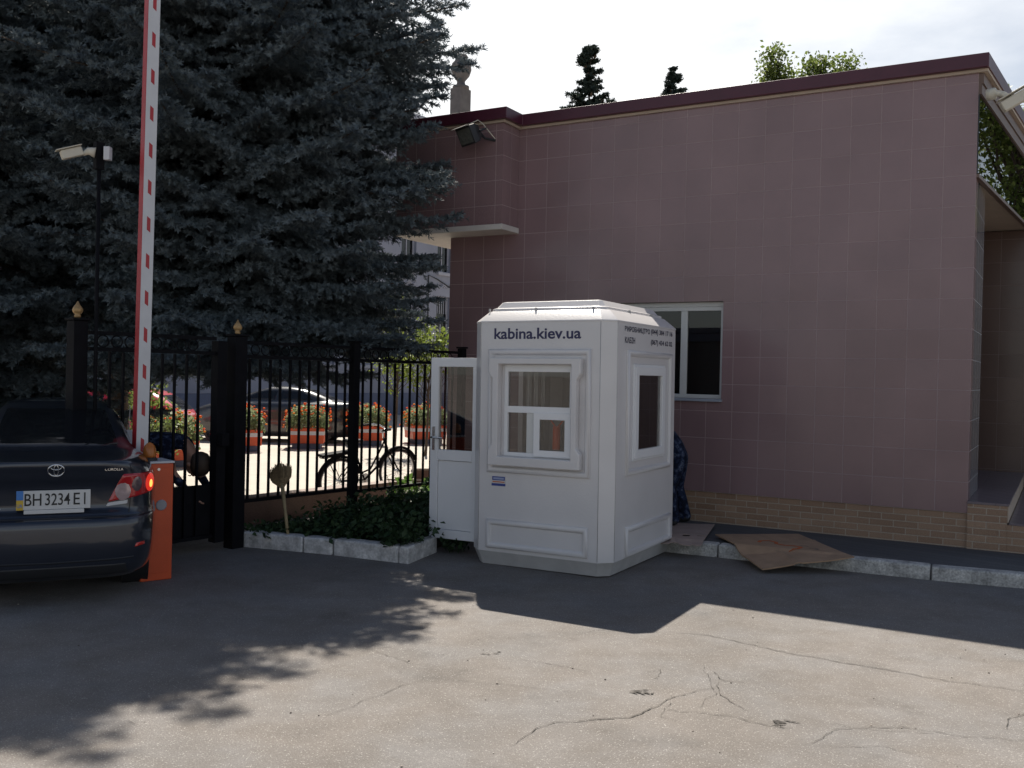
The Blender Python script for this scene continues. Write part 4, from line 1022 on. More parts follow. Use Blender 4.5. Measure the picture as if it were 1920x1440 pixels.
def small_car(name, label, tab, m, loc, rz, group=None, ax=(.75, 3.2), side_q=None, rear_q=None, front_q=None, ym=2.13):
    t = thing(name, label, 'car', loc, rz, group)
    cb = car_body(tab, False, 3, 64, 5.5, ym); bv = bvh_of(cb); cb.build('body', m, t, smooth=True)
    for s in (-1, 1):
        for q in side_q: patch(bv, q, 'side', 'side_window', MT['carglass'], t, 0.006, 10, s)
        patch(bv, [(.58 * s, .74), (.72 * s, .76), (.70 * s, .92), (.60 * s, .92)], 'rear', 'tail_lamp', MT['lampred'], t, 0.012, 6)
        patch(bv, [(.52 * s, .58), (.74 * s, .60), (.72 * s, .72), (.55 * s, .70)], 'front', 'headlight', MT['lampclear'], t, 0.012, 6)
    patch(bv, rear_q, 'rear', 'rear_window', MT['carglass'], t, 0.006, 10)
    patch(bv, front_q, 'front', 'windscreen', MT['carglass'], t, 0.006, 10)
    wheels(t, ax)
    return t
small_car('parked_car', 'bright red hatchback beyond the gate, its tail behind marigolds', HATCH, MT['carred'], (-6.75, 20.3, -0.22), rad(90), None, (.65, 3.05), [[(.75, 1.0), (1.6, .98), (1.5, 1.33), (.95, 1.33)], [(1.66, .98), (2.5, .98), (2.15, 1.3), (1.56, 1.33)]], [(-.58, 1.0), (.58, 1.0), (.46, 1.34), (-.46, 1.34)], [(-.55, 1.02), (.55, 1.02), (.45, 1.33), (-.45, 1.33)], 1.7)
small_car('parked_car', 'dark grey car parked across the plaza behind the flower planters', SEDAN, MT['carsilver'], (-4.1, 25.8, -0.22), rad(90), None, (.95, 3.55), [[(1.05, 1.12), (2.0, 1.11), (1.95, 1.37), (1.4, 1.37)], [(2.06, 1.11), (3.05, 1.11), (2.55, 1.36), (2.02, 1.37)]], [(-.55, 1.13), (.55, 1.13), (.44, 1.4), (-.44, 1.4)], [(-.55, 1.13), (.55, 1.13), (.44, 1.4), (-.44, 1.4)])

# ------------------------------------------------------------------ lamp and camera on the gatehouse
GM = Matrix.Translation(GB) @ Matrix.Rotation(rad(-30), 4, 'Z')
fl = thing('floodlight', 'black square floodlight on a bracket at the upper corner of the gatehouse', 'floodlight', GM @ Vector((-5.33, -0.66, 4.53)), 0)
d = Vector((-0.70, -0.50, -0.45)).normalized()
FM = along(Vector((0, 0, 0)), d, 0.0, 0, 0)
mb = MB(); mb.loft([[FM @ Vector((0.06, a, b)) for a, b in ((-.15, -.11), (.15, -.11), (.15, .11), (-.15, .11))], [FM @ Vector((-0.02, a, b)) for a, b in ((-.145, -.105), (.145, -.105), (.145, .105), (-.145, .105))], [FM @ Vector((-0.11, a, b)) for a, b in ((-.09, -.07), (.09, -.07), (.09, .07), (-.09, .07))]])
fh = mb.build('housing', MT['plasticblack'], fl, bevel=0.006)
mb = MB(); mb.box((0.0625, 0, 0), (0.004, 0.255, 0.175), FM); mb.build('lens', MT['floodglass'], fl)
mb = MB(); mb.box((0.085, 0, 0.118), (0.09, 0.30, 0.008), FM); mb.build('visor', MT['plasticblack'], fl)
br0 = GM.to_3x3() @ Vector((0.2, 0.27, -0.03))
mb = MB(); mb.tube([FM @ Vector((-0.05, -.155, 0)), FM @ Vector((-0.15, -.155, 0)), FM @ Vector((-0.15, 0.155, 0)), FM @ Vector((-0.05, .155, 0))], 0.014, 6); mb.tube([FM @ Vector((-0.15, 0, 0)), br0 * 0.6, br0], 0.016, 6); mb.build('bracket', MT['plasticblack'], fl)
mb = MB(); mb.tube([FM @ Vector((-0.02, 0.02, 0.11)), Vector((0.10, 0.05, 0.19)), Vector((0.16, 0.02, 0.14)), br0 + Vector((0, 0, 0.02))], 0.006, 6); mb.build('cable', MT['cream'], fl)

rc = thing('security_camera', 'cream bullet camera on an arm at the right corner of the gatehouse', 'camera', (4.58, 9.10, 4.46), 0)
mb = MB(); mb.tube([(-0.10, 0.10, 0.01), (-0.05, 0.05, 0.01), (-0.045, 0.045, 0.01), (0.0, 0.0, -0.01), (0.07, -0.08, -0.09)], [0.055, 0.055, 0.03, 0.028, 0.03], 14); mb.build('bracket', MT['cream'], rc, smooth=True)
dd = Vector((0.83, -0.25, 0.50))
mb = MB(); mb.box((0, 0, 0), (0.46, 0.10, 0.10), along(Vector((-0.06, -0.10, -0.17)), dd, 0.46, 0, 0)); mb.build('housing', MT['cream'], rc, bevel=0.015)
mb = MB(); mb.box((0, 0, 0.062), (0.50, 0.13, 0.010), along(Vector((-0.07, -0.10, -0.165)), dd, 0.5, 0, 0)); mb.build('sun_shield', MT['cream'], rc, bevel=0.004)

# ------------------------------------------------------------------ cardboard
def sheet(name, label, A, B, Cc, D, m, n=16, th=0.006, holes=None, sag=0.0, group=None):
    """A back-left, B back-right, C front-right, D front-left"""
    t = thing(name, label, 'cardboard', (0, 0, 0), 0, group)
    A, B, Cc, D = map(Vector, (A, B, Cc, D)); mb = MB(); rn = random.Random(5)
    ka, kb = Vector((1.99, 9.13, 0)), Vector((3.657, 8.285, 0)); kd = (kb - ka).normalized(); kn = Vector((-kd.y, kd.x, 0))
    def P(u, v):
        q = P_(u, v); d_ = (q - ka).dot(kn)
        q.z = max(q.z, 0.140 - (0.0 if d_ > 0 else -d_ * 0.55)); return q
    P_ = lambda u, v: A.lerp(B, u).lerp(D.lerp(Cc, u), v) + Z * (sag * math.sin(PI * u) * math.sin(PI * v) + 0.004 * math.sin(9 * u + 4 * v) + 0.014 * max(0, 1 - abs(u - .34 - .05 * v) / .06) - 0.010 * max(0, 1 - abs(v - .62) / .05))
    for k in (0, 1):
        for j in range(n + 1):
            for i in range(n + 1):
                mb.v.append(tuple(P(i / n, j / n) + Z * th * (1 - k)))
    S = (n + 1) ** 2; I = lambda i, j, k: k * S + j * (n + 1) + i
    ok = lambda i, j: not (holes and any(h[0] <= (i + .5) / n <= h[1] and h[2] <= (j + .5) / n <= h[3] for h in holes))
    for j in range(n):
        for i in range(n):
            if not ok(i, j): continue
            mb.f.append((I(i, j, 0), I(i + 1, j, 0), I(i + 1, j + 1, 0), I(i, j + 1, 0))); mb.f.append((I(i, j, 1), I(i, j + 1, 1), I(i + 1, j + 1, 1), I(i + 1, j, 1)))
            for (di, dj, a, b) in ((-1, 0, (i, j), (i, j + 1)), (1, 0, (i + 1, j), (i + 1, j + 1)), (0, -1, (i, j), (i + 1, j)), (0, 1, (i, j + 1), (i + 1, j + 1))):
                x, y = i + di, j + dj
                if 0 <= x < n and 0 <= y < n and ok(x, y): continue
                mb.f.append((I(*a, 0), I(*b, 0), I(*b, 1), I(*a, 1)))
    mb.mi = [0] * len(mb.f)
    mb.build('board', m, t); return t, P
cs, P = sheet('cardboard_sheet', 'big flat brown cardboard with orange print lying over the kerb', (2.06, 9.56, .125), (2.93, 9.70, .125), (3.06, 8.47, .145), (2.23, 8.40, .035), MT['card'], 28, 0.012, None, 0.02)
def printed(pts, w, name, m, parent, P):
    mb = MB(); L = []
    q = [P(u, v) + Z * 0.0145 for u, v in [(p_[0] + (n_[0] - p_[0]) * k / 6, p_[1] + (n_[1] - p_[1]) * k / 6) for p_, n_ in zip(pts[:-1], pts[1:]) for k in range(6)] + [pts[-1]]]
    for i, p in enumerate(q):
        t_ = (q[min(i + 1, len(q) - 1)] - q[max(i - 1, 0)]).normalized(); s = Vector((-t_.y, t_.x, 0)) * w / 2
        L += [p + s, p - s]
    mb.add(L, [(2 * i, 2 * i + 1, 2 * i + 3, 2 * i + 2) for i in range(len(q) - 1)]); return mb.build(name, m, parent)
printed([(.30, .40), (.36, .33), (.46, .33), (.50, .40), (.46, .47), (.52, .54), (.60, .55), (.66, .62), (.58, .68), (.46, .70)], 0.035, 'print', MT['cardink'], cs, P)
printed([(.68, .55), (.74, .56), (.75, .60)], 0.015, 'small_print', MT['cardink2'], cs, P)
printed([(.72, .66), (.79, .66), (.80, .71), (.74, .72)], 0.018, 'small_print', MT['cardink2'], cs, P)
cs2, P = sheet('cardboard_sheet', 'second flat brown cardboard half tucked beneath the larger sheet', (2.36, 9.3, .121), (3.0, 9.4, .121), (2.98, 8.52, .128), (2.3, 8.46, .045), MT['card'], 10, 0.004, None, 0.02)
cs3, P = sheet('cardboard_sheet', 'pale cardboard with punched slots under the person beside the kiosk', (1.45, 10.30, .122), (2.20, 10.25, .120), (1.80, 8.98, .128), (1.38, 9.10, .128), MT['cardpink'], 24, 0.006, [(.30, .42, .62, .68), (.58, .72, .60, .66), (.84, .95, .57, .63), (.40, .55, .94, 1.0), (.80, .88, .95, 1.0), (.05, .12, .60, .66)], 0.0)

# ------------------------------------------------------------------ broom
bm0, bm1 = Vector((-2.06, 9.0, 0.06)), Vector((-2.235, 9.40, 0.60)); ax = (bm1 - bm0).normalized()
bro = thing('broom', 'straw broom standing head up against the iron fence', 'broom', bm0, 0)
mb = MB(); mb.tube([Vector((0, 0, 0)), (bm1 - bm0)], [0.014, 0.020], 10); mb.build('handle', MT['wood'], bro, smooth=True)
rn = random.Random(2); mb = MB(); sd = ax.cross(Vector((0, 1, 0))).normalized(); fd = sd.cross(ax)
for i in range(230):
    a = rn.uniform(-1, 1); b = rn.uniform(-1, 1) * 0.4; l = 0.27 * (1 - 0.25 * abs(a)) * rn.uniform(0.85, 1.05)
    p0 = (bm1 - bm0) - ax * 0.06 + sd * a * 0.022 + fd * b * 0.03
    p1 = p0 + ax * l * 0.5 + sd * a * 0.075 + fd * b * 0.05; p2 = p0 + ax * l + sd * a * 0.095 + fd * b * 0.06
    mb.tube([p0, p1, p2], [0.004, 0.0045, 0.003], 3, cap=False)
mb.build('bristles', MT['straw'], bro)
mb = MB()
for k in (0.0, 0.05): 
    c = (bm1 - bm0) - ax * (0.04 - k); mb.tube([c + sd * (0.03 + k * .5) * math.cos(2 * PI * j / 14) + fd * 0.022 * math.sin(2 * PI * j / 14) for j in range(14)], 0.004, 5, closed=True)
mb.build('binding', MT['wood'], bro)
# ------------------------------------------------------------------ spruces
def needle_cloud(p0, p1, nl, nw, per, rng, lift=0.15):
    """thin needle triangles round every shoot p0->p1"""
    n = len(p0); ax = p1 - p0; ln = np.linalg.norm(ax, axis=1, keepdims=True); ax = ax / np.maximum(ln, 1e-6)
    ref = np.where(np.abs(ax[:, 2:3]) < 0.9, np.array([[0, 0, 1.0]]), np.array([[1.0, 0, 0]]))
    u = np.cross(ax, ref); u /= np.linalg.norm(u, axis=1, keepdims=True); w = np.cross(ax, u)
    R = lambda a: np.repeat(a, per, axis=0)
    P0, AX, LN, U, W = R(p0), R(ax), R(ln), R(u), R(w); m = n * per
    t = rng.random((m, 1)); ph = rng.random((m, 1)) * 2 * np.pi
    rad_ = U * np.cos(ph) + W * np.sin(ph)
    d = AX * (0.55 + 0.5 * rng.random((m, 1))) + rad_ + np.array([[0, 0, lift]])
    d /= np.linalg.norm(d, axis=1, keepdims=True)
    b = P0 + AX * LN * t; L = nl * (0.7 + 0.5 * rng.random((m, 1)))
    s = np.cross(d, rad_ + AX * rng.normal(0, .6, (m, 1))); s /= np.maximum(np.linalg.norm(s, axis=1, keepdims=True), 1e-6)
    v = np.stack([b - s * nw / 2, b + s * nw / 2, b + d * L + s * nw * .25, b + d * L - s * nw * .25], 1).reshape(-1, 3)
    f = np.arange(m * 4).reshape(-1, 4)
    return v, f

def spruce(name, label, loc, H, prof, z0, seed, whorl=0.25, nb=8, sec=13, per=15, nl=0.045, nw=0.013, shoot=0.15, droop=0.28, trunk_r=0.16, mats=None, group=None, extra=(), cones=0, dens=1.0, rot=0):
    rng = np.random.default_rng(seed)
    mats = mats or (MT['needle'], MT['bark'])
    rz = lambda z: float(np.interp(z, [p[0] for p in prof], [p[1] for p in prof]))
    P0, P1 = [], []; wood = MB(); tips = []
    br = []
    z = z0
    while z < H - 0.05:
        k = max(3, int(round(nb * (0.6 + 0.4 * min(1, (H - z) / 3)))))
        a0 = rng.random() * 6.28
        for i in range(k):
            br.append((z + rng.normal(0, whorl * 0.3), a0 + 6.283 * i / k + rng.normal(0, .18), rz(z) * rng.uniform(0.72, 1.12)))
        z += whorl * rng.uniform(0.75, 1.25) * (0.65 + 0.35 * min(1, (H - z) / 2))
    br += list(extra)
    for (zt, az, L) in br:
        if L < 0.04: continue
        out = np.array([math.cos(az), math.sin(az), 0.0]); side = np.array([-out[1], out[0], 0.0])
        hfrac = (zt - z0) / max(0.1, H - z0); dr = droop * (1.15 - hfrac * 1.5)
        zr = zt + dr * L * 0.75
        n = 9; ts = np.linspace(0, 1, n); bend = rng.normal(0, .10)
        ax = np.array([out * L * t + side * bend * L * t * t + np.array([0, 0, zr + L * (-dr * 1.5 * t + dr * 0.75 * t * t + (0.5 - dr) * 0.25 * t ** 3 * (1 if hfrac < .75 else 1.6))]) for t in ts])
        wood.tube([Vector(p) for p in ax], [0.008 + 0.022 * min(1, L / 2) * (1 - t) for t in ts], 4, cap=False, m=1)
        At = lambda t: np.array([np.interp(t, ts, ax[:, c]) for c in range(3)])
        dirs = np.gradient(ax, axis=0); dirs /= np.linalg.norm(dirs, axis=1, keepdims=True)
        ns = max(4, int(sec * dens * (0.35 + 0.65 * min(1.2, L / 2))))
        for q in range(ns * 2):
            t = 0.12 + 0.88 * ((q // 2 + rng.random() * 0.7) / ns); t = min(t, 0.99)
            sg = 1 if q % 2 else -1
            d = dirs[min(n - 1, int(t * (n - 1)))]
            p = At(t); l = (0.42 * L * (1 - t) * rng.uniform(0.7, 1.15) + 0.13) if L > 0.6 else 0.3 * L + 0.05
            l = min(l, 0.85)
            sd = d * rng.uniform(0.55, 1.0) + side * sg * rng.uniform(0.7, 1.1) + np.array([0, 0, rng.normal(-0.08, 0.16)])
            sd /= np.linalg.norm(sd)
            m = max(1, int(l / (shoot * 0.62)))
            prev = p
            for s_ in range(1, m + 1):
                e = p + sd * l * s_ / m + np.array([0, 0, -0.10 * l * (s_ / m) ** 2 + rng.normal(0, 0.012)])
                P0.append(prev); P1.append(e)
                if rng.random() < 0.85:
                    for g in (1, -1):
                        if rng.random() < 0.2: continue
                        dd = sd * 0.8 + np.cross(sd, [0, 0, 1.0]) * g * rng.uniform(0.5, 0.95) + np.array([0, 0, rng.normal(0.0, 0.22)])
                        dd /= np.linalg.norm(dd); P0.append(prev); P1.append(prev + dd * shoot * rng.uniform(0.6, 1.15) * (1 - 0.35 * s_ / m))
                prev = e
        P0.append(ax[-2]); P1.append(ax[-1] + dirs[-1] * 0.05)
        for t in np.arange(0.3, 1, 0.12): P0.append(At(t)); P1.append(At(min(1, t + 0.12)))
        tips.append(ax[-1])
    v, fcs = needle_cloud(np.array(P0), np.array(P1), nl, nw, per, rng)
    t = thing(name, label, 'tree', loc, rot, group)
    link('crown', np_mesh('crown', v, fcs, mats[0]), t)
    wood2 = MB(); zs = np.linspace(-0.1, H, 14)
    wood2.tube([Vector((0.03 * math.sin(z * 1.3), 0.03 * math.cos(z), z)) for z in zs], [max(0.006, trunk_r * (1 - z / H) ** 0.85) if z > 0 else trunk_r * 1.25 for z in zs], 10)
    tr = wood2.build('trunk', mats[1], t, smooth=True)
    wood.mi = [0] * len(wood.f); wood.build('limbs', mats[1], tr)
    if cones:
        mb = MB()
        for k in range(cones):
            b = br[-(1 + int(rng.integers(0, min(len(br), 70))))]; tt = rng.uniform(0.3, 0.95)
            c = Vector((b[2] * tt * math.cos(b[1]), b[2] * tt * math.sin(b[1]), b[0] - 0.03))
            mb.lathe([(0.008, 0), (0.026, -0.03), (0.022, -0.09), (0.004, -0.13)], c, 6)
        mb.build('cones', MT['cone'], t)
    return t
PROF_A = [(1.5, 1.6), (1.9, 1.8), (2.4, 1.75), (3.0, 2.0), (3.6, 2.35), (4.2, 2.55), (5.0, 2.5), (6.2, 2.25), (7.75, 1.7), (9.2, .9), (10.6, .05)]
ex = [(5.5, -0.03, 2.95), (5.25, -0.14, 2.85), (5.95, 0.03, 2.75), (6.3, -0.12, 2.6), (2.3, -0.25, 2.5), (2.55, 0.0, 2.55), (2.6, -0.4, 2.5), (2.75, 0.2, 2.5), (2.45, 0.3, 2.4), (3.0, 0.35, 2.6), (2.9, -0.2, 2.55), (3.1, 0.1, 2.5), (3.0, -0.5, 2.4), (3.45, -0.05, 2.8), (3.7, -0.35, 2.85), (3.9, -0.2, 2.75), (4.15, 0.15, 2.6), (4.4, -0.25, 2.6), (4.65, -0.5, 2.5), (5.0, -0.05, 2.6), (5.3, -0.25, 2.75), (5.7, -0.4, 2.55), (6.2, -0.1, 2.5), (2.0, -0.15, 2.6), (2.1, -0.35, 2.45), (2.3, -0.1, 2.1), (2.6, 0.1, 1.9), (3.3, -0.2, 2.05), (3.5, -0.45, 2.2), (4.0, -0.05, 2.55), (4.3, -0.3, 2.45), (4.5, -0.55, 2.45), (4.8, -0.12, 2.6), (5.2, -0.35, 2.45), (5.6, 0.02, 2.5), (6.0, -0.25, 2.3), (2.02, -0.28, 2.35), (1.98, -0.45, 2.1), (2.15, -0.75, 2.25), (1.75, -1.0, 2.3), (1.95, -1.25, 2.5), (1.8, -1.6, 2.4), (2.0, -1.9, 2.3), (1.9, -2.3, 2.2), (2.2, -0.6, 1.9), (2.2, -1.45, 2.3)]
spruceA = spruce('spruce_tree', 'big blue spruce overhanging the iron fence beside the gatehouse', (-3.42, 11.5, -0.1), 10.6, PROF_A, 1.75, 11, extra=ex, trunk_r=0.17, sec=21, per=22, nb=9, whorl=0.24, nl=0.045, nw=0.012)
PROF_B = [(1.2, 2.3), (1.8, 2.7), (3.0, 3.0), (4.5, 2.9), (6.5, 2.4), (9.0, 1.3), (11.5, .05)]
spruce('spruce_tree', 'dark blue spruce filling the left edge behind the sedan', (-6.9, 11.9, -0.15), 11.5, PROF_B, 0.9, 23, whorl=0.25, sec=17, trunk_r=0.2, nb=7, per=20, nl=0.048, nw=0.013)
PROF_C = [(1.5, 2.4), (3.0, 3.0), (5, 2.9), (8, 2.0), (12, .05)]
spruce('spruce_tree', 'shaded spruce standing between the two front spruces, further back', (-6.25, 15.2, -0.2), 12.0, PROF_C, 1.9, 37, whorl=0.32, nb=8, sec=12, per=12, nl=0.055, nw=0.018, shoot=0.2)
def far_spruce(x, Yd, ztop, seed, label, wide):
    spruce('spruce_tree', label, (x, Yd, -0.2), ztop + 0.2, [(2, 3.2), (ztop - 3.2, 1.8 * wide), (ztop - 1.9, 1.1 * wide), (ztop - 1.45, 1.05 * wide), (ztop - 1.3, .46 * wide), (ztop - .8, .42 * wide), (ztop - .2, .24), (ztop + .2, .06)], ztop - 5.0, seed, whorl=0.30, nb=6, sec=8, per=16, nl=0.08, nw=0.034, shoot=0.2, droop=-0.10, mats=(MT['needle2'], MT['bark']), group=None, cones=70)
far_spruce(2.05, 28.0, 11.35, 5, 'distant spruce spire with cones rising above the gatehouse roof', 0.8)
far_spruce(4.65, 29.0, 10.95, 6, 'shorter spruce tip above the roof, left of the maple crown', 1.0)

# ------------------------------------------------------------------ broadleaf trees and plants
def leaf_quads(c, size, rng, nrm=None, fold=0.25):
    n = len(c); nrm = rng.normal(0, 1, (n, 3)) + (np.array([0, 0, 0.7]) if nrm is None else nrm); nrm /= np.linalg.norm(nrm, axis=1, keepdims=True)
    a = np.cross(nrm, rng.normal(0, 1, (n, 3))); a /= np.linalg.norm(a, axis=1, keepdims=True); b = np.cross(nrm, a)
    s = size * rng.uniform(0.65, 1.25, (n, 1))
    v = np.stack([c - a * s * .5, c - b * s * .32 + nrm * s * fold * .4, c + a * s * .55, c + b * s * .32 + nrm * s * fold * .4], 1).reshape(-1, 3)
    return v, np.arange(n * 4).reshape(-1, 4)
def leafy_tree(name, label, loc, H, crown, seed, m, leaves=5000, size=0.12, trunk_r=0.14, group=None, cat='tree', clump=0.34, nlimb=34):
    """crown: list of (dx, dy, z, rx, rz) lobes"""
    rng = np.random.default_rng(seed); t = thing(name, label, cat, loc, rng.random() * 0, group)
    wood = MB(); top = H * 0.55
    wood.tube([Vector((0.05 * math.sin(z), 0.05 * math.cos(1.7 * z), z)) for z in np.linspace(-0.1, top, 8)], [trunk_r * (1.15 - 0.6 * i / 7) for i in range(8)], 8)
    C = []
    for i in range(nlimb):
        dx, dy, zc, rx, rzz = crown[i % len(crown)]
        v = rng.normal(0, 1, 3); v /= np.linalg.norm(v); rr = rng.uniform(0.45, 1.0) ** 0.6
        e = np.array([dx + v[0] * rx * rr, dy + v[1] * rx * rr, zc + v[2] * rzz * rr])
        s = np.array([0.02, 0.02, min(top, max(H * 0.25, e[2] * rng.uniform(0.45, 0.7)))])
        mid = (s + e) / 2 + rng.normal(0, 0.08 * H * 0.3, 3) + np.array([0, 0, -0.04 * H])
        wood.tube([Vector(s), Vector(mid), Vector(e)], [trunk_r * 0.36, trunk_r * 0.2, 0.008], 5, cap=False)
        for q in np.linspace(0.45, 1, 5):
            p = mid * (1 - q) + e * q if q < 1 else e
            C.append((p, q))
    C2 = np.array([c for c, q in C]); per = max(3, leaves // len(C2)); cc = np.repeat(C2, per, 0)
    sg = clump * np.repeat(np.array([0.6 + 0.5 * q for c, q in C])[:, None], per, 0)
    cc = cc + rng.normal(0, 1, cc.shape) * sg * np.array([1, 1, 0.6])
    v, fcs = leaf_quads(cc, size, rng)
    link('crown', np_mesh('crown', v, fcs, m), t)
    wood.build('trunk', MT['bark'], t, smooth=True)
    return t
leafy_tree('maple_tree', 'bright green maple crown rising over the middle of the gatehouse roof', (7.9, 25.0, -0.2), 9.9, [(-1.3, 0, 9.65, .30, .95), (-.65, .2, 9.35, .5, .75), (-.15, 0, 9.7, .28, .8), (.5, 0, 9.7, .28, .9), (.2, .1, 9.25, .7, .7), (-1.0, .1, 9.1, .6, .6), (-1.9, 0, 8.75, .45, .5), (-.6, .3, 8.0, 1.9, 1.0)], 3, MT['leaf'], 42000, 0.105, 0.18, clump=0.15, nlimb=190)
leafy_tree('maple_tree', 'darker leafy tree at the right edge behind the cream camera', (14.2, 25.5, -0.2), 10.0, [(-.4, 0, 8.6, .9, 1.0), (.6, 0, 8.1, 1.4, 1.6), (1.2, 0, 6.6, 1.6, 1.5), (-1.75, 0, 9.3, .25, .4)], 4, MT['leaf'], 20000, 0.115, 0.18, clump=0.2, nlimb=90)
leafy_tree('sapling', 'thin sapling with sunlit yellow green leaves before the pale facade', (-2.72, 22.4, -0.2), 3.9, [(-.05, 0, 3.2, .28, .75), (.5, .2, 2.9, .35, .55), (-.2, 0, 2.2, .5, .5)], 6, MT['leafy'], 1100, 0.10, 0.03, clump=0.13, nlimb=26)
leafy_tree('sapling', 'second yellow green sapling, close to the edge of the gatehouse wall', (-1.95, 22.0, -0.2), 3.3, [(.1, 0, 2.75, .35, .5), (.45, 0, 2.4, .4, .4), (-.3, 0, 2.2, .35, .4)], 8, MT['leafy'], 900, 0.10, 0.03, clump=0.13, nlimb=22)
leafy_tree('shrub', 'small leafy shrub left of the red hatchback', (-6.6, 17.0, -0.2), 1.9, [(0, 0, 1.2, .5, .6), (.3, 0, .8, .5, .5)], 9, MT['leaf'], 900, 0.09, 0.03, clump=0.15, nlimb=22, cat='shrub')
leafy_tree('maple_tree', 'tall leafy tree off to the right, mirrored in the glazed band of the gatehouse', (22.0, 29.5, -0.2), 15.0, [(0, 0, 9.5, 4.0, 3.5), (2, 1, 7.5, 3.6, 3), (-2.2, -1, 7.2, 3.4, 3), (0, 0, 12.5, 2.6, 2)], 14, MT['leaf'], 26000, 0.2, 0.3, clump=0.55, nlimb=90)

# weeds of the planting bed: one uncountable mass of leafy stems
rng = np.random.default_rng(41)
bed = [(-2.45, 9.26), (-1.75, 9.05), (-0.97, 8.72), (-0.80, 9.08), (-0.45, 10.2), (-0.50, 11.4), (-0.8, 11.2)]
def inside(x, y, poly):
    c = False
    for i in range(len(poly)):
        (x1, y1), (x2, y2) = poly[i], poly[i - 1]
        if (y1 > y) != (y2 > y) and x < (x2 - x1) * (y - y1) / (y2 - y1) + x1: c = not c
    return c
LP, LN_, S0 = [], [], MB()
while len(LP) < 14000:
    x, y = rng.uniform(-2.5, -0.4), rng.uniform(8.6, 11.3)
    if not inside(x, y, bed): continue
    u = (x + 2.5) / 1.7
    hh = (0.06 + 0.20 * min(1, max(0, (u - 0.12) * 1.4)) + 0.06 * math.sin(7 * x + 3) * math.sin(5 * y)) * rng.uniform(0.7, 1.25)
    hh = max(0.06, hh)
    lean = rng.normal(0, 0.16, 2); S0.tube([(x, y, 0.07), (x + lean[0] * .4, y + lean[1] * .4, 0.08 + hh * .55), (x + lean[0], y + lean[1], 0.08 + hh)], 0.003, 3, cap=False)
    for k in range(int(rng.integers(12, 26))):
        q = rng.uniform(0.15, 1.05)
        LP.append((x + lean[0] * q + rng.normal(0, .045), y + lean[1] * q + rng.normal(0, .045), 0.08 + hh * q + rng.normal(0, .025)))
v, fcs = leaf_quads(np.array(LP), 0.062, rng)
o = link('weeds', np_mesh('weeds', v, fcs, MT['weed'])); tag(o, 'dark leafy weeds filling the planting bed below the fence', 'weeds', kind='stuff')
def clump(name, label, c, n, h, spread, size, m, seed, group=None):
    rng = np.random.default_rng(seed); P = []
    mb = MB()
    for i in range(n):
        a, r = rng.uniform(0, 6.28), spread * math.sqrt(rng.random()); x, y = r * math.cos(a), r * math.sin(a); hh = h * rng.uniform(.5, 1.1)
        mb.tube([(x * .5, y * .5, 0), (x, y, hh)], 0.003, 3, cap=False)
        for k in range(9):
            q = rng.uniform(.25, 1.05); P.append((x * (.5 + .5 * q) + rng.normal(0, .03), y * (.5 + .5 * q) + rng.normal(0, .03), hh * q))
    v, f_ = leaf_quads(np.array(P), size, rng)
    t = thing(name, label, 'plant', c, 0, group); link('foliage', np_mesh('foliage', v, f_, m), t); mb.build('stems', m, t); return t
clump('leafy_plant', 'sunlit fresh green plant at the foot of the fence beside the kiosk door', (-1.16, 11.55, 0.0), 34, .40, .30, .085, MT['weed2'], 3)
clump('leafy_plant', 'low plant spilling over the corner of the whitewashed kerb', (-0.98, 8.66, 0.08), 22, .26, .20, .075, MT['weed'], 5)
clump('leafy_plant', 'small tuft growing in the gap under the kiosk door', (-0.50, 9.12, 0.0), 16, .20, .16, .06, MT['weed'], 7)
mb = MB(); rn = random.Random(9)
gt_ = thing('grass_tuft', 'long bright grass blades in front of the bicycle wheel', 'plant', (-1.36, 11.4, 0.05), 0)
for i in range(16):
    a = rn.uniform(0, 6.28); l = rn.uniform(.25, .55); b = rn.uniform(.03, .2)
    q = [Vector((b * s * s * math.cos(a) + 0.02 * math.cos(a), b * s * s * math.sin(a), l * s)) for s in (0, .35, .7, 1)]
    mb.tube(q, [.007, .007, .005, .001], 3, cap=False)
mb.build('blades', MT['weed2'], gt_)

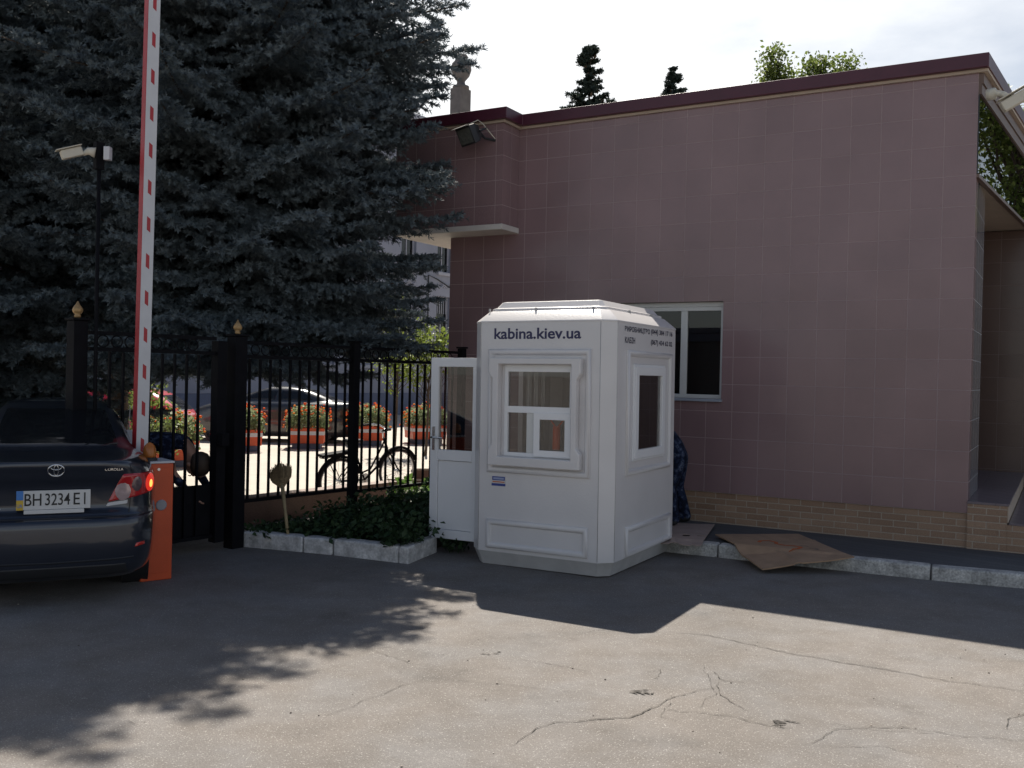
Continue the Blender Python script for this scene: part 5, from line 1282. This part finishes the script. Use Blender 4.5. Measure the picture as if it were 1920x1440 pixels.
# ------------------------------------------------------------------ flower planters
def planter(label, x, y, w, seed, rz=0.0, proto=None):
    rng = np.random.default_rng(seed); t = thing('flower_planter', label, 'planter', (x, y, -0.21), rz, 'orange planters of marigolds'); hw = w / 2
    mb = MB(); mb.bx(-hw * .78, hw * .78, -hw * .78, hw * .78, 0.0, 0.13); mb.build('base', MT['facadedark'], t)
    mb = MB(); mb.loft([[Vector((a * k, b * k, z)) for a, b in ((-hw, -hw), (hw, -hw), (hw, hw), (-hw, hw))] for k, z in ((.96, .13), (1.0, .46), (1.0, .50), (.93, .50), (.93, .44))])
    bx_ = mb.build('box', MT['orange'], t, bevel=0.008)
    mb = MB(); mb.loft([[Vector((a * 1.004, b * 1.004, z)) for a, b in ((-hw, -hw), (hw, -hw), (hw, hw), (-hw, hw))] for z in (.335, .425)], cap0=False, cap1=False); mb.build('stripe', MT['boomwhite'], bx_)
    n = 2600; c = np.stack([rng.uniform(-1, 1, n), rng.uniform(-1, 1, n), rng.random(n)], 1)
    r = np.sqrt(c[:, 0] ** 2 + c[:, 1] ** 2); top = 0.62 * (1 - 0.28 * r ** 2) + 0.05 * np.sin(9 * c[:, 0] + seed) * np.cos(8 * c[:, 1])
    p = np.stack([c[:, 0] * hw * 1.12, c[:, 1] * hw * 1.12, 0.42 + top * c[:, 2] ** 0.6], 1)
    v, f_ = leaf_quads(p, 0.075, rng); link('foliage', np_mesh('foliage', v, f_, MT['marigold_leaf']), t)
    for nm, m, k in (('blossoms', MT['petal'], 75), ('blossoms', MT['petal2'], 30)):
        fb = MB()
        for i in range(k):
            a, b = rng.uniform(-1, 1), rng.uniform(-1, 1); rr = math.hypot(a, b); z = 0.46 + 0.62 * (1 - 0.28 * rr * rr) + rng.uniform(-.14, .05)
            if rng.random() < 0.3: z -= rng.uniform(0.05, 0.3); a *= 1.15 / max(abs(a), abs(b)); b *= 1.0
            s = rng.uniform(.022, .036); fb.lathe([(s * .5, -s * .5), (s, 0), (s * .75, s * .55), (s * .2, s * .75)], (a * hw * 1.1, b * hw * 1.1, z), 7)
        fb.build(nm, m, t)
    return t
for lab, x, y, w, sd in (('orange planter of marigolds in mid plaza, wholly left of the thin fence post', -5.0, 23.6, .86, 1), ('orange planter of marigolds just right of the thin fence post, behind the handlebars', -3.74, 25.0, .88, 2),
                         ('orange planter of marigolds nearest the open kiosk door', -2.32, 26.0, .94, 3), ('orange planter of marigolds half hidden by the right gate post', -6.30, 22.4, .82, 4),
                         ('orange planter of yellow marigolds behind the bent person at the gate', -6.55, 18.6, .80, 5)):
    planter(lab, x, y, w, sd, 0.12 * sd)

# brown granite steps at the right of the plaza
for i, (l, h, dp) in enumerate([(1.9, .17, 1.5), (1.35, .34, 1.4), (0.80, .53, 1.3)]): pass
stp = thing('granite_steps', 'brown granite steps with sunlit treads behind the bicycle', 'steps', (-0.25, 15.6, -0.215), rad(8))
for i, (l, z0_, z1_) in enumerate([(1.72, -0.05, .20), (1.28, .20, .37), (.66, .37, .56)]):
    mb = MB(); mb.bx(-l, 0.6, i * .02, 1.6, z0_, z1_ - 0.03); mb.build('riser', MT['stonebrown'], stp)
    mb = MB(); mb.bx(-l - .02, 0.6, i * .02 - .02, 1.6, z1_ - 0.0295, z1_); mb.build('tread', MT['plaza'], stp)  # pale paving colour paints the sunlit tops of the brown steps

# ------------------------------------------------------------------ pale facade beyond the plaza
fb = thing('old_building', 'pale blue grey rendered building with tall windows beyond the plaza', 'building', (-4.05, 44.55, -0.93), FR)
fb.scale = (1.35, 1.35, 1.35)
cols = [2.1 - 1.22 - 1.80 * k for k in range(13)]
holes = []
for c in cols: holes += [(c - .36, c + .36, 2.15, 4.62 if True else 0), (c - .36, c + .36, 5.45, 7.9)]
mb = MB(); plate_with_holes(mb, Vector((0, 0, 0)), X, Z, -Y, -22.0, 2.16, 1.25, 10.4, holes, 0.35)
mb.bx(1.86, 2.16, 0.352, 8.0, 1.25, 10.4); mb.build('wall', MT['facade'], fb)
mb = MB(); mb.bx(-22.0, 2.20, -0.05, 0.35, -0.3, 1.245); mb.build('plinth', MT['facadedark'], fb)
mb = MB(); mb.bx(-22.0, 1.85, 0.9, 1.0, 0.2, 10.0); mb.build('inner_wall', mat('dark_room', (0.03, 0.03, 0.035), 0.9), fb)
mb = MB(); mb.bx(-22.0, 2.3, -0.14, 0.34, 10.405, 10.6); mb.bx(-22.0, 2.24, -0.08, -0.001, 9.9, 10.1); mb.build('cornice', MT['facadetrim'], fb)
def rwin(parent, c, z0_, z1_, grille):
    mb = MB(); O_ = Vector((0, 0.12, 0)); frame_box(mb, O_, X, Z, -Y, c - .36, c + .36, z0_, z1_, .055, -.05, 0); mb.bx(c - .305, c + .305, .125, .165, z0_ + (z1_ - z0_) * .66, z0_ + (z1_ - z0_) * .66 + .05); mb.bx(c - .02, c + .02, .126, .164, z0_ + .055, z0_ + (z1_ - z0_) * .66 - .001)
    if grille:
        for k in range(6): mb.bx(c - .28 + k * .112 - .012, c - .28 + k * .112 + .012, .127, .163, z1_ - .60, z1_ - .056)
    w = mb.build('window', MT['facadetrim'], parent)
    mb = MB(); mb.bx(c - .304, c + .304, .148, .152, z0_ + .056, z1_ - .056); mb.build('pane', MT['darkglass'], w)
    mb = MB(); mb.bx(c - .42, c + .42, -.12, .069, z0_ - .10, z0_ - .004); mb.build('sill', MT['facadetrim'], w)
for k, c in enumerate(cols):
    rwin(fb, c, 2.15, 4.62, k % 2 == 0); rwin(fb, c, 5.45, 7.9, False)
for k, c in enumerate(cols):
    mb = MB()
    for s in (-1, 1): mb.tube([(c, -.015, 5.02), (c + s * .05, -.015, 5.0), (c + s * .18, -.015, 4.90), (c + s * .30, -.015, 4.95), (c + s * .33, -.015, 5.03), (c + s * .27, -.015, 5.05)], .022, 5)
    mb.tube([(c - .06, -.015, 5.02), (c, -.015, 5.12), (c + .06, -.015, 5.02), (c, -.015, 4.92)], .02, 5, closed=True)
    mb.build('scroll_ornament', MT['facadetrim'], fb)
mb = MB(); mb.tube([(.05, -.03, 1.3), (.06, -.03, 3.2), (.05, -.03, 5.3), (.5, -.03, 5.2), (1.3, -.03, 4.92), (2.1, -.03, 4.75)], .022, 5); mb.build('cable', MT['plasticblack'], fb)
mb = MB(); mb.bx(1.42, 2.02, -.1, .35, 10.601, 12.1); pr = mb.build('parapet_pier', MT['urn'], fb)
mb = MB(); mb.lathe([(.30, 12.1), (.30, 12.2), (.16, 12.26), (.14, 12.38), (.30, 12.58), (.37, 12.8), (.34, 13.0), (.25, 13.1), (.20, 13.17), (.24, 13.24), (.20, 13.32)], (1.72, .12, 0), 18); mb.build('urn', MT['urn'], pr, smooth=True)

# ------------------------------------------------------------------ bicycle
p0, p1 = Vector((-2.50, 14.10, 0)), Vector((-1.74, 14.78, 0)); p0.z, p1.z = gz(p0.x, p0.y), gz(p1.x, p1.y)
dv = p1 - p0; BM = along(p0, dv, 0, 0, 0)     # x forward, y right, z up
bk = thing('bicycle', 'old black bicycle with sprung saddle leaning beyond the iron fence', 'bicycle', p0)
bk.rotation_euler = (Matrix.Rotation(0, 4, 'X')).to_euler()
ly = dv.normalized(); lx = Vector((ly.y, -ly.x, 0)).normalized(); lz = lx.cross(ly)
bk.matrix_world = Matrix(((ly.x, -lx.x, lz.x, p0.x), (ly.y, -lx.y, lz.y, p0.y), (ly.z, -lx.z, lz.z, p0.z), (0, 0, 0, 1))) @ Matrix.Rotation(rad(5), 4, 'X')
RW, WB = 0.34, 1.04
def circ(cx, cz, r, n=40, a0=0, a1=360, y=0): return [(cx + r * math.cos(rad(a0 + (a1 - a0) * k / n)), y, cz + r * math.sin(rad(a0 + (a1 - a0) * k / n))) for k in range(n if a1 - a0 == 360 else n + 1)]
for cx in (0, WB):
    mb = MB(); mb.tube(circ(cx, RW, RW - .018), .018, 7, closed=True); w = mb.build('wheel', MT['rubber'], bk, smooth=True)
    mb = MB(); mb.tube(circ(cx, RW, RW - .042), .010, 6, closed=True); mb.build('rim', MT['steel'], w, smooth=True)
    mb = MB()
    for k in range(28):
        a = 2 * PI * k / 28; b = a + (0.5 if k % 2 else -0.5); mb.tube([(cx + .022 * math.cos(b), .02 * (-1) ** (k // 2), RW + .022 * math.sin(b)), (cx + (RW - .045) * math.cos(a), 0, RW + (RW - .045) * math.sin(a))], .0022, 4)
    mb.build('spokes', MT['steel'], w)
    mb = MB(); mb.tube([(cx, -.06, RW), (cx, .06, RW)], .022, 10); mb.build('hub', MT['steel'], w)
    a0, a1 = ((10, 200) if cx == 0 else (20, 165)); mb = MB()
    pts = circ(cx, RW, RW + .022, 24, a0, a1)
    mb.tube(pts, .024, 6); mb.build('mudguard', MT['black'], bk, smooth=True)
mb = MB(); BBp = (.44, 0, .29); HT, HB = (.80, 0, .88), (.855, 0, .70)
mb.tube([HT, HB], .021, 8); mb.tube([(.81, 0, .84), (.70, 0, .66), (.55, 0, .44), (.385, 0, .40)], .014, 8); mb.tube([HB, (.70, 0, .48), BBp], .017, 8)
mb.tube([BBp, (.34, 0, .58), (.28, 0, .80)], .015, 8)
for s in (-1, 1): mb.tube([BBp, (0, .055 * s, RW)], .010, 6); mb.tube([(.31, .01 * s, .68), (0, .055 * s, RW)], .008, 6); mb.tube([HB, (.89, .05 * s, .62), (1.0, .052 * s, RW + .06), (WB, .055 * s, RW)], .012, 6)
mb.build('frame', MT['black'], bk, smooth=True)
mb = MB(); mb.lathe([(.10, -.004), (.10, .004)], BBp, 28, M=Matrix.Rotation(PI / 2, 4, 'X')); mb.tube([BBp, (.50, -.06, .13)], .011, 6); mb.tube([BBp, (.38, .06, .45)], .011, 6); mb.bx(.45, .55, -.13, -.06, .12, .14); mb.bx(.33, .43, .06, .13, .44, .46)
mb.tube([(0, -.055, RW + .04), (.44, -.055, .29 + .10)], .006, 4); mb.tube([(0, -.055, RW - .04), (.44, -.055, .29 - .10)], .006, 4); mb.build('crankset', MT['steel'], bk)
mb = MB(); mb.loft([[Vector((x, w_ * math.cos(a), z + h_ * math.sin(a))) for a in [2 * PI * k / 12 for k in range(12)]] for x, w_, z, h_ in ((.12, .06, .90, .03), (.15, .11, .905, .045), (.22, .11, .90, .045), (.32, .05, .895, .035), (.41, .025, .89, .022), (.43, .012, .888, .012))])
mb.tube([(.28, 0, .80), (.27, 0, .88)], .013, 6); mb.build('saddle', MT['plasticblack'], bk, smooth=True)
mb = MB(); mb.tube([(.79, 0, .88), (.775, 0, .99), (.83, 0, 1.02)], .013, 8); mb.tube([(.62, -.27, 1.06), (.72, -.28, 1.06), (.84, -.18, 1.05), (.84, 0, 1.02), (.84, .18, 1.05), (.72, .28, 1.06), (.62, .27, 1.06)], .012, 8); hb = mb.build('handlebar', MT['chrome'], bk, smooth=True)
for s in (-1, 1):
    mb = MB(); mb.tube([(.60, .27 * s, 1.06), (.73, .28 * s, 1.06)], .018, 8); mb.build('grip', MT['rubber'], hb)
mb = MB()
for s in (-1, 0, 1): mb.tube([(.22, .055 * s, .735), (-.28, .06 * s, .725)], .007, 5)
mb.tube([(-.28, -.06, .725), (-.30, 0, .725), (-.28, .06, .725)], .007, 5); mb.tube([(-.05, -.06, .73), (-.05, .06, .73)], .007, 5)
for s in (-1, 1): mb.tube([(-.16, .06 * s, .727), (0, .06 * s, RW)], .006, 5)
mb.bx(-.30, .2, -.075, .075, .738, .775); mb.build('rack', MT['black'], bk)

# ------------------------------------------------------------------ people
def body_mesh(name, joints, edges, mats, matf, sub=2):
    me = bpy.data.meshes.new(name); names = list(joints)
    me.from_pydata([joints[k][0] for k in names], [(names.index(a), names.index(b)) for a, b in edges], [])
    o = bpy.data.objects.new(name, me); COL.objects.link(o)
    sk = o.modifiers.new('skin', 'SKIN'); sk.use_smooth_shade = True
    for i, k in enumerate(names):
        r = joints[k][1]; d = me.skin_vertices[0].data[i]; d.radius = r if isinstance(r, tuple) else (r, r); d.use_root = (k == 'pelvis')
    ss = o.modifiers.new('sub', 'SUBSURF'); ss.levels = sub; ss.render_levels = sub
    dg = bpy.context.evaluated_depsgraph_get(); m2 = bpy.data.meshes.new_from_object(o.evaluated_get(dg)); bpy.data.objects.remove(o)
    m2.materials.clear()
    for m in mats: m2.materials.append(m)
    for p in m2.polygons: p.material_index = matf(p.center); p.use_smooth = True
    return m2
def hand(J, E, wrist, base, dirv, palm_n, s=1.0):
    """palm, four fingers of unequal length bent at the knuckles, and a thumb from the side of the palm"""
    d = Vector(dirv).normalized(); nrm = Vector(palm_n); nrm = (nrm - d * nrm.dot(d)).normalized(); sd = d.cross(nrm)
    W = Vector(base); J[wrist + '_palm'] = (tuple(W + d * .05 * s), (.034 * s, .018 * s)); E.append((wrist, wrist + '_palm'))
    for k, (off, l) in enumerate(((-.03, .070), (-.01, .080), (.01, .075), (.03, .058))):
        a = W + d * .085 * s + sd * off * s; b = a + (d * .8 + nrm * .35).normalized() * l * .5 * s; c = b + (d * .4 + nrm * .9).normalized() * l * .5 * s
        for q, (pp, r) in enumerate(((a, .0095), (b, .0085), (c, .007))): J[f'{wrist}_f{k}{q}'] = (tuple(pp), r * s)
        E += [(wrist + '_palm', f'{wrist}_f{k}0'), (f'{wrist}_f{k}0', f'{wrist}_f{k}1'), (f'{wrist}_f{k}1', f'{wrist}_f{k}2')]
    a = W + d * .03 * s + sd * -.035 * s; b = a + (d * .6 - sd * .6 + nrm * .3).normalized() * .045 * s
    J[wrist + '_t0'] = (tuple(a), .011 * s); J[wrist + '_t1'] = (tuple(b), .009 * s); E += [(wrist + '_palm', wrist + '_t0'), (wrist + '_t0', wrist + '_t1')]
def bent_person(label, loc, rz, lean, hip_z, arm=0.55, feet=0.11, step=0.12, head_drop=0.0):
    """local x = the way the person faces; lean = angle of the torso from upright"""
    t = thing('person', label, 'person', loc, rz)
    c, s = math.cos(lean), math.sin(lean); J, E = {}, []
    up = Vector((s, 0, c)); fr = Vector((c, 0, -s)); H0 = Vector((0, 0, hip_z))
    J['pelvis'] = (tuple(H0), (.155, .125)); J['waist'] = (tuple(H0 + up * .17 - fr * .01), (.145, .11)); J['chest'] = (tuple(H0 + up * .36 - fr * .025), (.165, .125)); J['collar'] = (tuple(H0 + up * .50), (.10, .085)); 
    J['neck'] = (tuple(H0 + up * .575 + fr * .02), .055); hd = H0 + up * (.665 - head_drop * .3) + fr * (.06 + head_drop)
    E += [('pelvis', 'waist'), ('waist', 'chest'), ('chest', 'collar'), ('collar', 'neck')]
    J['skull_base'] = (tuple(hd), (.072, .080)); J['skull'] = (tuple(hd + up * .085 + fr * -.005), (.078, .092)); J['crown'] = (tuple(hd + up * .145 - fr * .015), .058); E += [('neck', 'skull_base'), ('skull_base', 'skull'), ('skull', 'crown')]
    J['chin'] = (tuple(hd + fr * .075 - up * .03), .038); E.append(('skull_base', 'chin'))
    J['nose'] = (tuple(hd + fr * .112 + up * .025), .016); E.append(('skull_base', 'nose'))
    for k, sg in (('l', 1), ('r', -1)):
        sd = Vector((0, sg, 0)); st = step * sg
        hip = H0 + sd * .095 - Z * .06; kn = Vector((.05 + st * .6, sg * .12, hip_z * .52)); an = Vector((-.03 + st, sg * .13, .10)); to = Vector((.15 + st, sg * .15, .045)); he = Vector((-.06 + st, sg * .13, .05))
        J[k + 'hip'] = (tuple(hip), (.098, .105)); J[k + 'thigh'] = (tuple(hip.lerp(kn, .45)), .088); J[k + 'knee'] = (tuple(kn), .066); J[k + 'calf'] = (tuple(kn.lerp(an, .4)), .066); J[k + 'ankle'] = (tuple(an), .052); J[k + 'heel'] = (tuple(he), .042); J[k + 'toe'] = (tuple(to), (.042, .036))
        E += [('pelvis', k + 'hip'), (k + 'hip', k + 'thigh'), (k + 'thigh', k + 'knee'), (k + 'knee', k + 'calf'), (k + 'calf', k + 'ankle'), (k + 'ankle', k + 'heel'), (k + 'ankle', k + 'toe')]
        sh = H0 + up * .455 + sd * .185; el = sh + Vector((.10, sg * .03, -.27)); wr = el + Vector((.17, -sg * .04, -.20)) * (arm / .55)
        J[k + 'shoulder'] = (tuple(sh), .068); J[k + 'upper'] = (tuple(sh.lerp(el, .5)), .055); J[k + 'elbow'] = (tuple(el), .045); J[k + 'fore'] = (tuple(el.lerp(wr, .4)), .043); J[k + 'wrist'] = (tuple(wr), .031)
        E += [('chest', k + 'shoulder'), (k + 'shoulder', k + 'upper'), (k + 'upper', k + 'elbow'), (k + 'elbow', k + 'fore'), (k + 'fore', k + 'wrist')]
        hand(J, E, k + 'wrist', wr, wr - el, (0, -sg, 0))
    nk = Vector(J['neck'][0]); wrs = [Vector(J[k + 'wrist'][0]) for k in 'lr']; fw = up
    def mf(cn):
        if (cn - nk).dot(fw) > -0.005 and (cn - nk).length < .36 and (cn - hd).length < .26: return 1
        if min((cn - w).length for w in wrs) < .20 and cn.z < min(w.z for w in wrs) + .035: return 1
        return 2 if cn.z < .085 else 0
    me = body_mesh('body', J, E, [MT['camo'], MT['skin'], MT['plasticblack']], mf)
    link('body', me, t)
    mb = MB(); M = Matrix(((fr.x, 0, up.x, hd.x), (0, 1, 0, 0), (fr.z, 0, up.z, hd.z), (0, 0, 0, 1)))
    mb.lathe([(.100, .035), (.106, .06), (.108, .10), (.095, .145), (.06, .175), (.01, .187)], (0, 0, 0), 20, M=M @ Matrix.Translation((-.012, 0, 0)) @ Matrix.Diagonal((1.08, .88, 1, 1)))
    mb.build('hair', MT['hair'], t, smooth=True)
    for sg in (-1, 1):
        mb = MB(); mb.lathe([(.004, -.010), (.026, -.005), (.028, .004), (.012, .010)], (0, 0, 0), 12, M=M @ Matrix.Translation((-.01, .080 * sg, .015)) @ Matrix.Rotation(PI / 2 * sg, 4, 'X') @ Matrix.Diagonal((.8, 1.25, 1, 1))); mb.build('ear', MT['skin'], t, smooth=True)
        mb = MB(); mb.lathe([(.002, -.012), (.010, -.006), (.0115, 0), (.010, .006), (.002, .012)], tuple(M @ Vector((.078, .031 * sg, .045))), 10); mb.build('eye', MT['ink'], t, smooth=True)
    mb = MB(); mb.tube([M @ Vector((.098, -.022, -.018)), M @ Vector((.106, 0, -.016)), M @ Vector((.098, .022, -.018))], .005, 6); mb.build('mouth', mat('lips', (.30, .12, .10), .5), t)
    return t
bent_person('person in blue camouflage bending forward behind the iron gate, head hanging down', (-3.60, 9.14, 0.0), rad(-12), rad(90), 0.985, step=0.10, head_drop=0.14)
bent_person('person in blue camouflage stooping beside the kiosk, only back and leg showing', (1.80, 10.22, 0.112), rad(165), rad(42), 0.80, step=0.05)
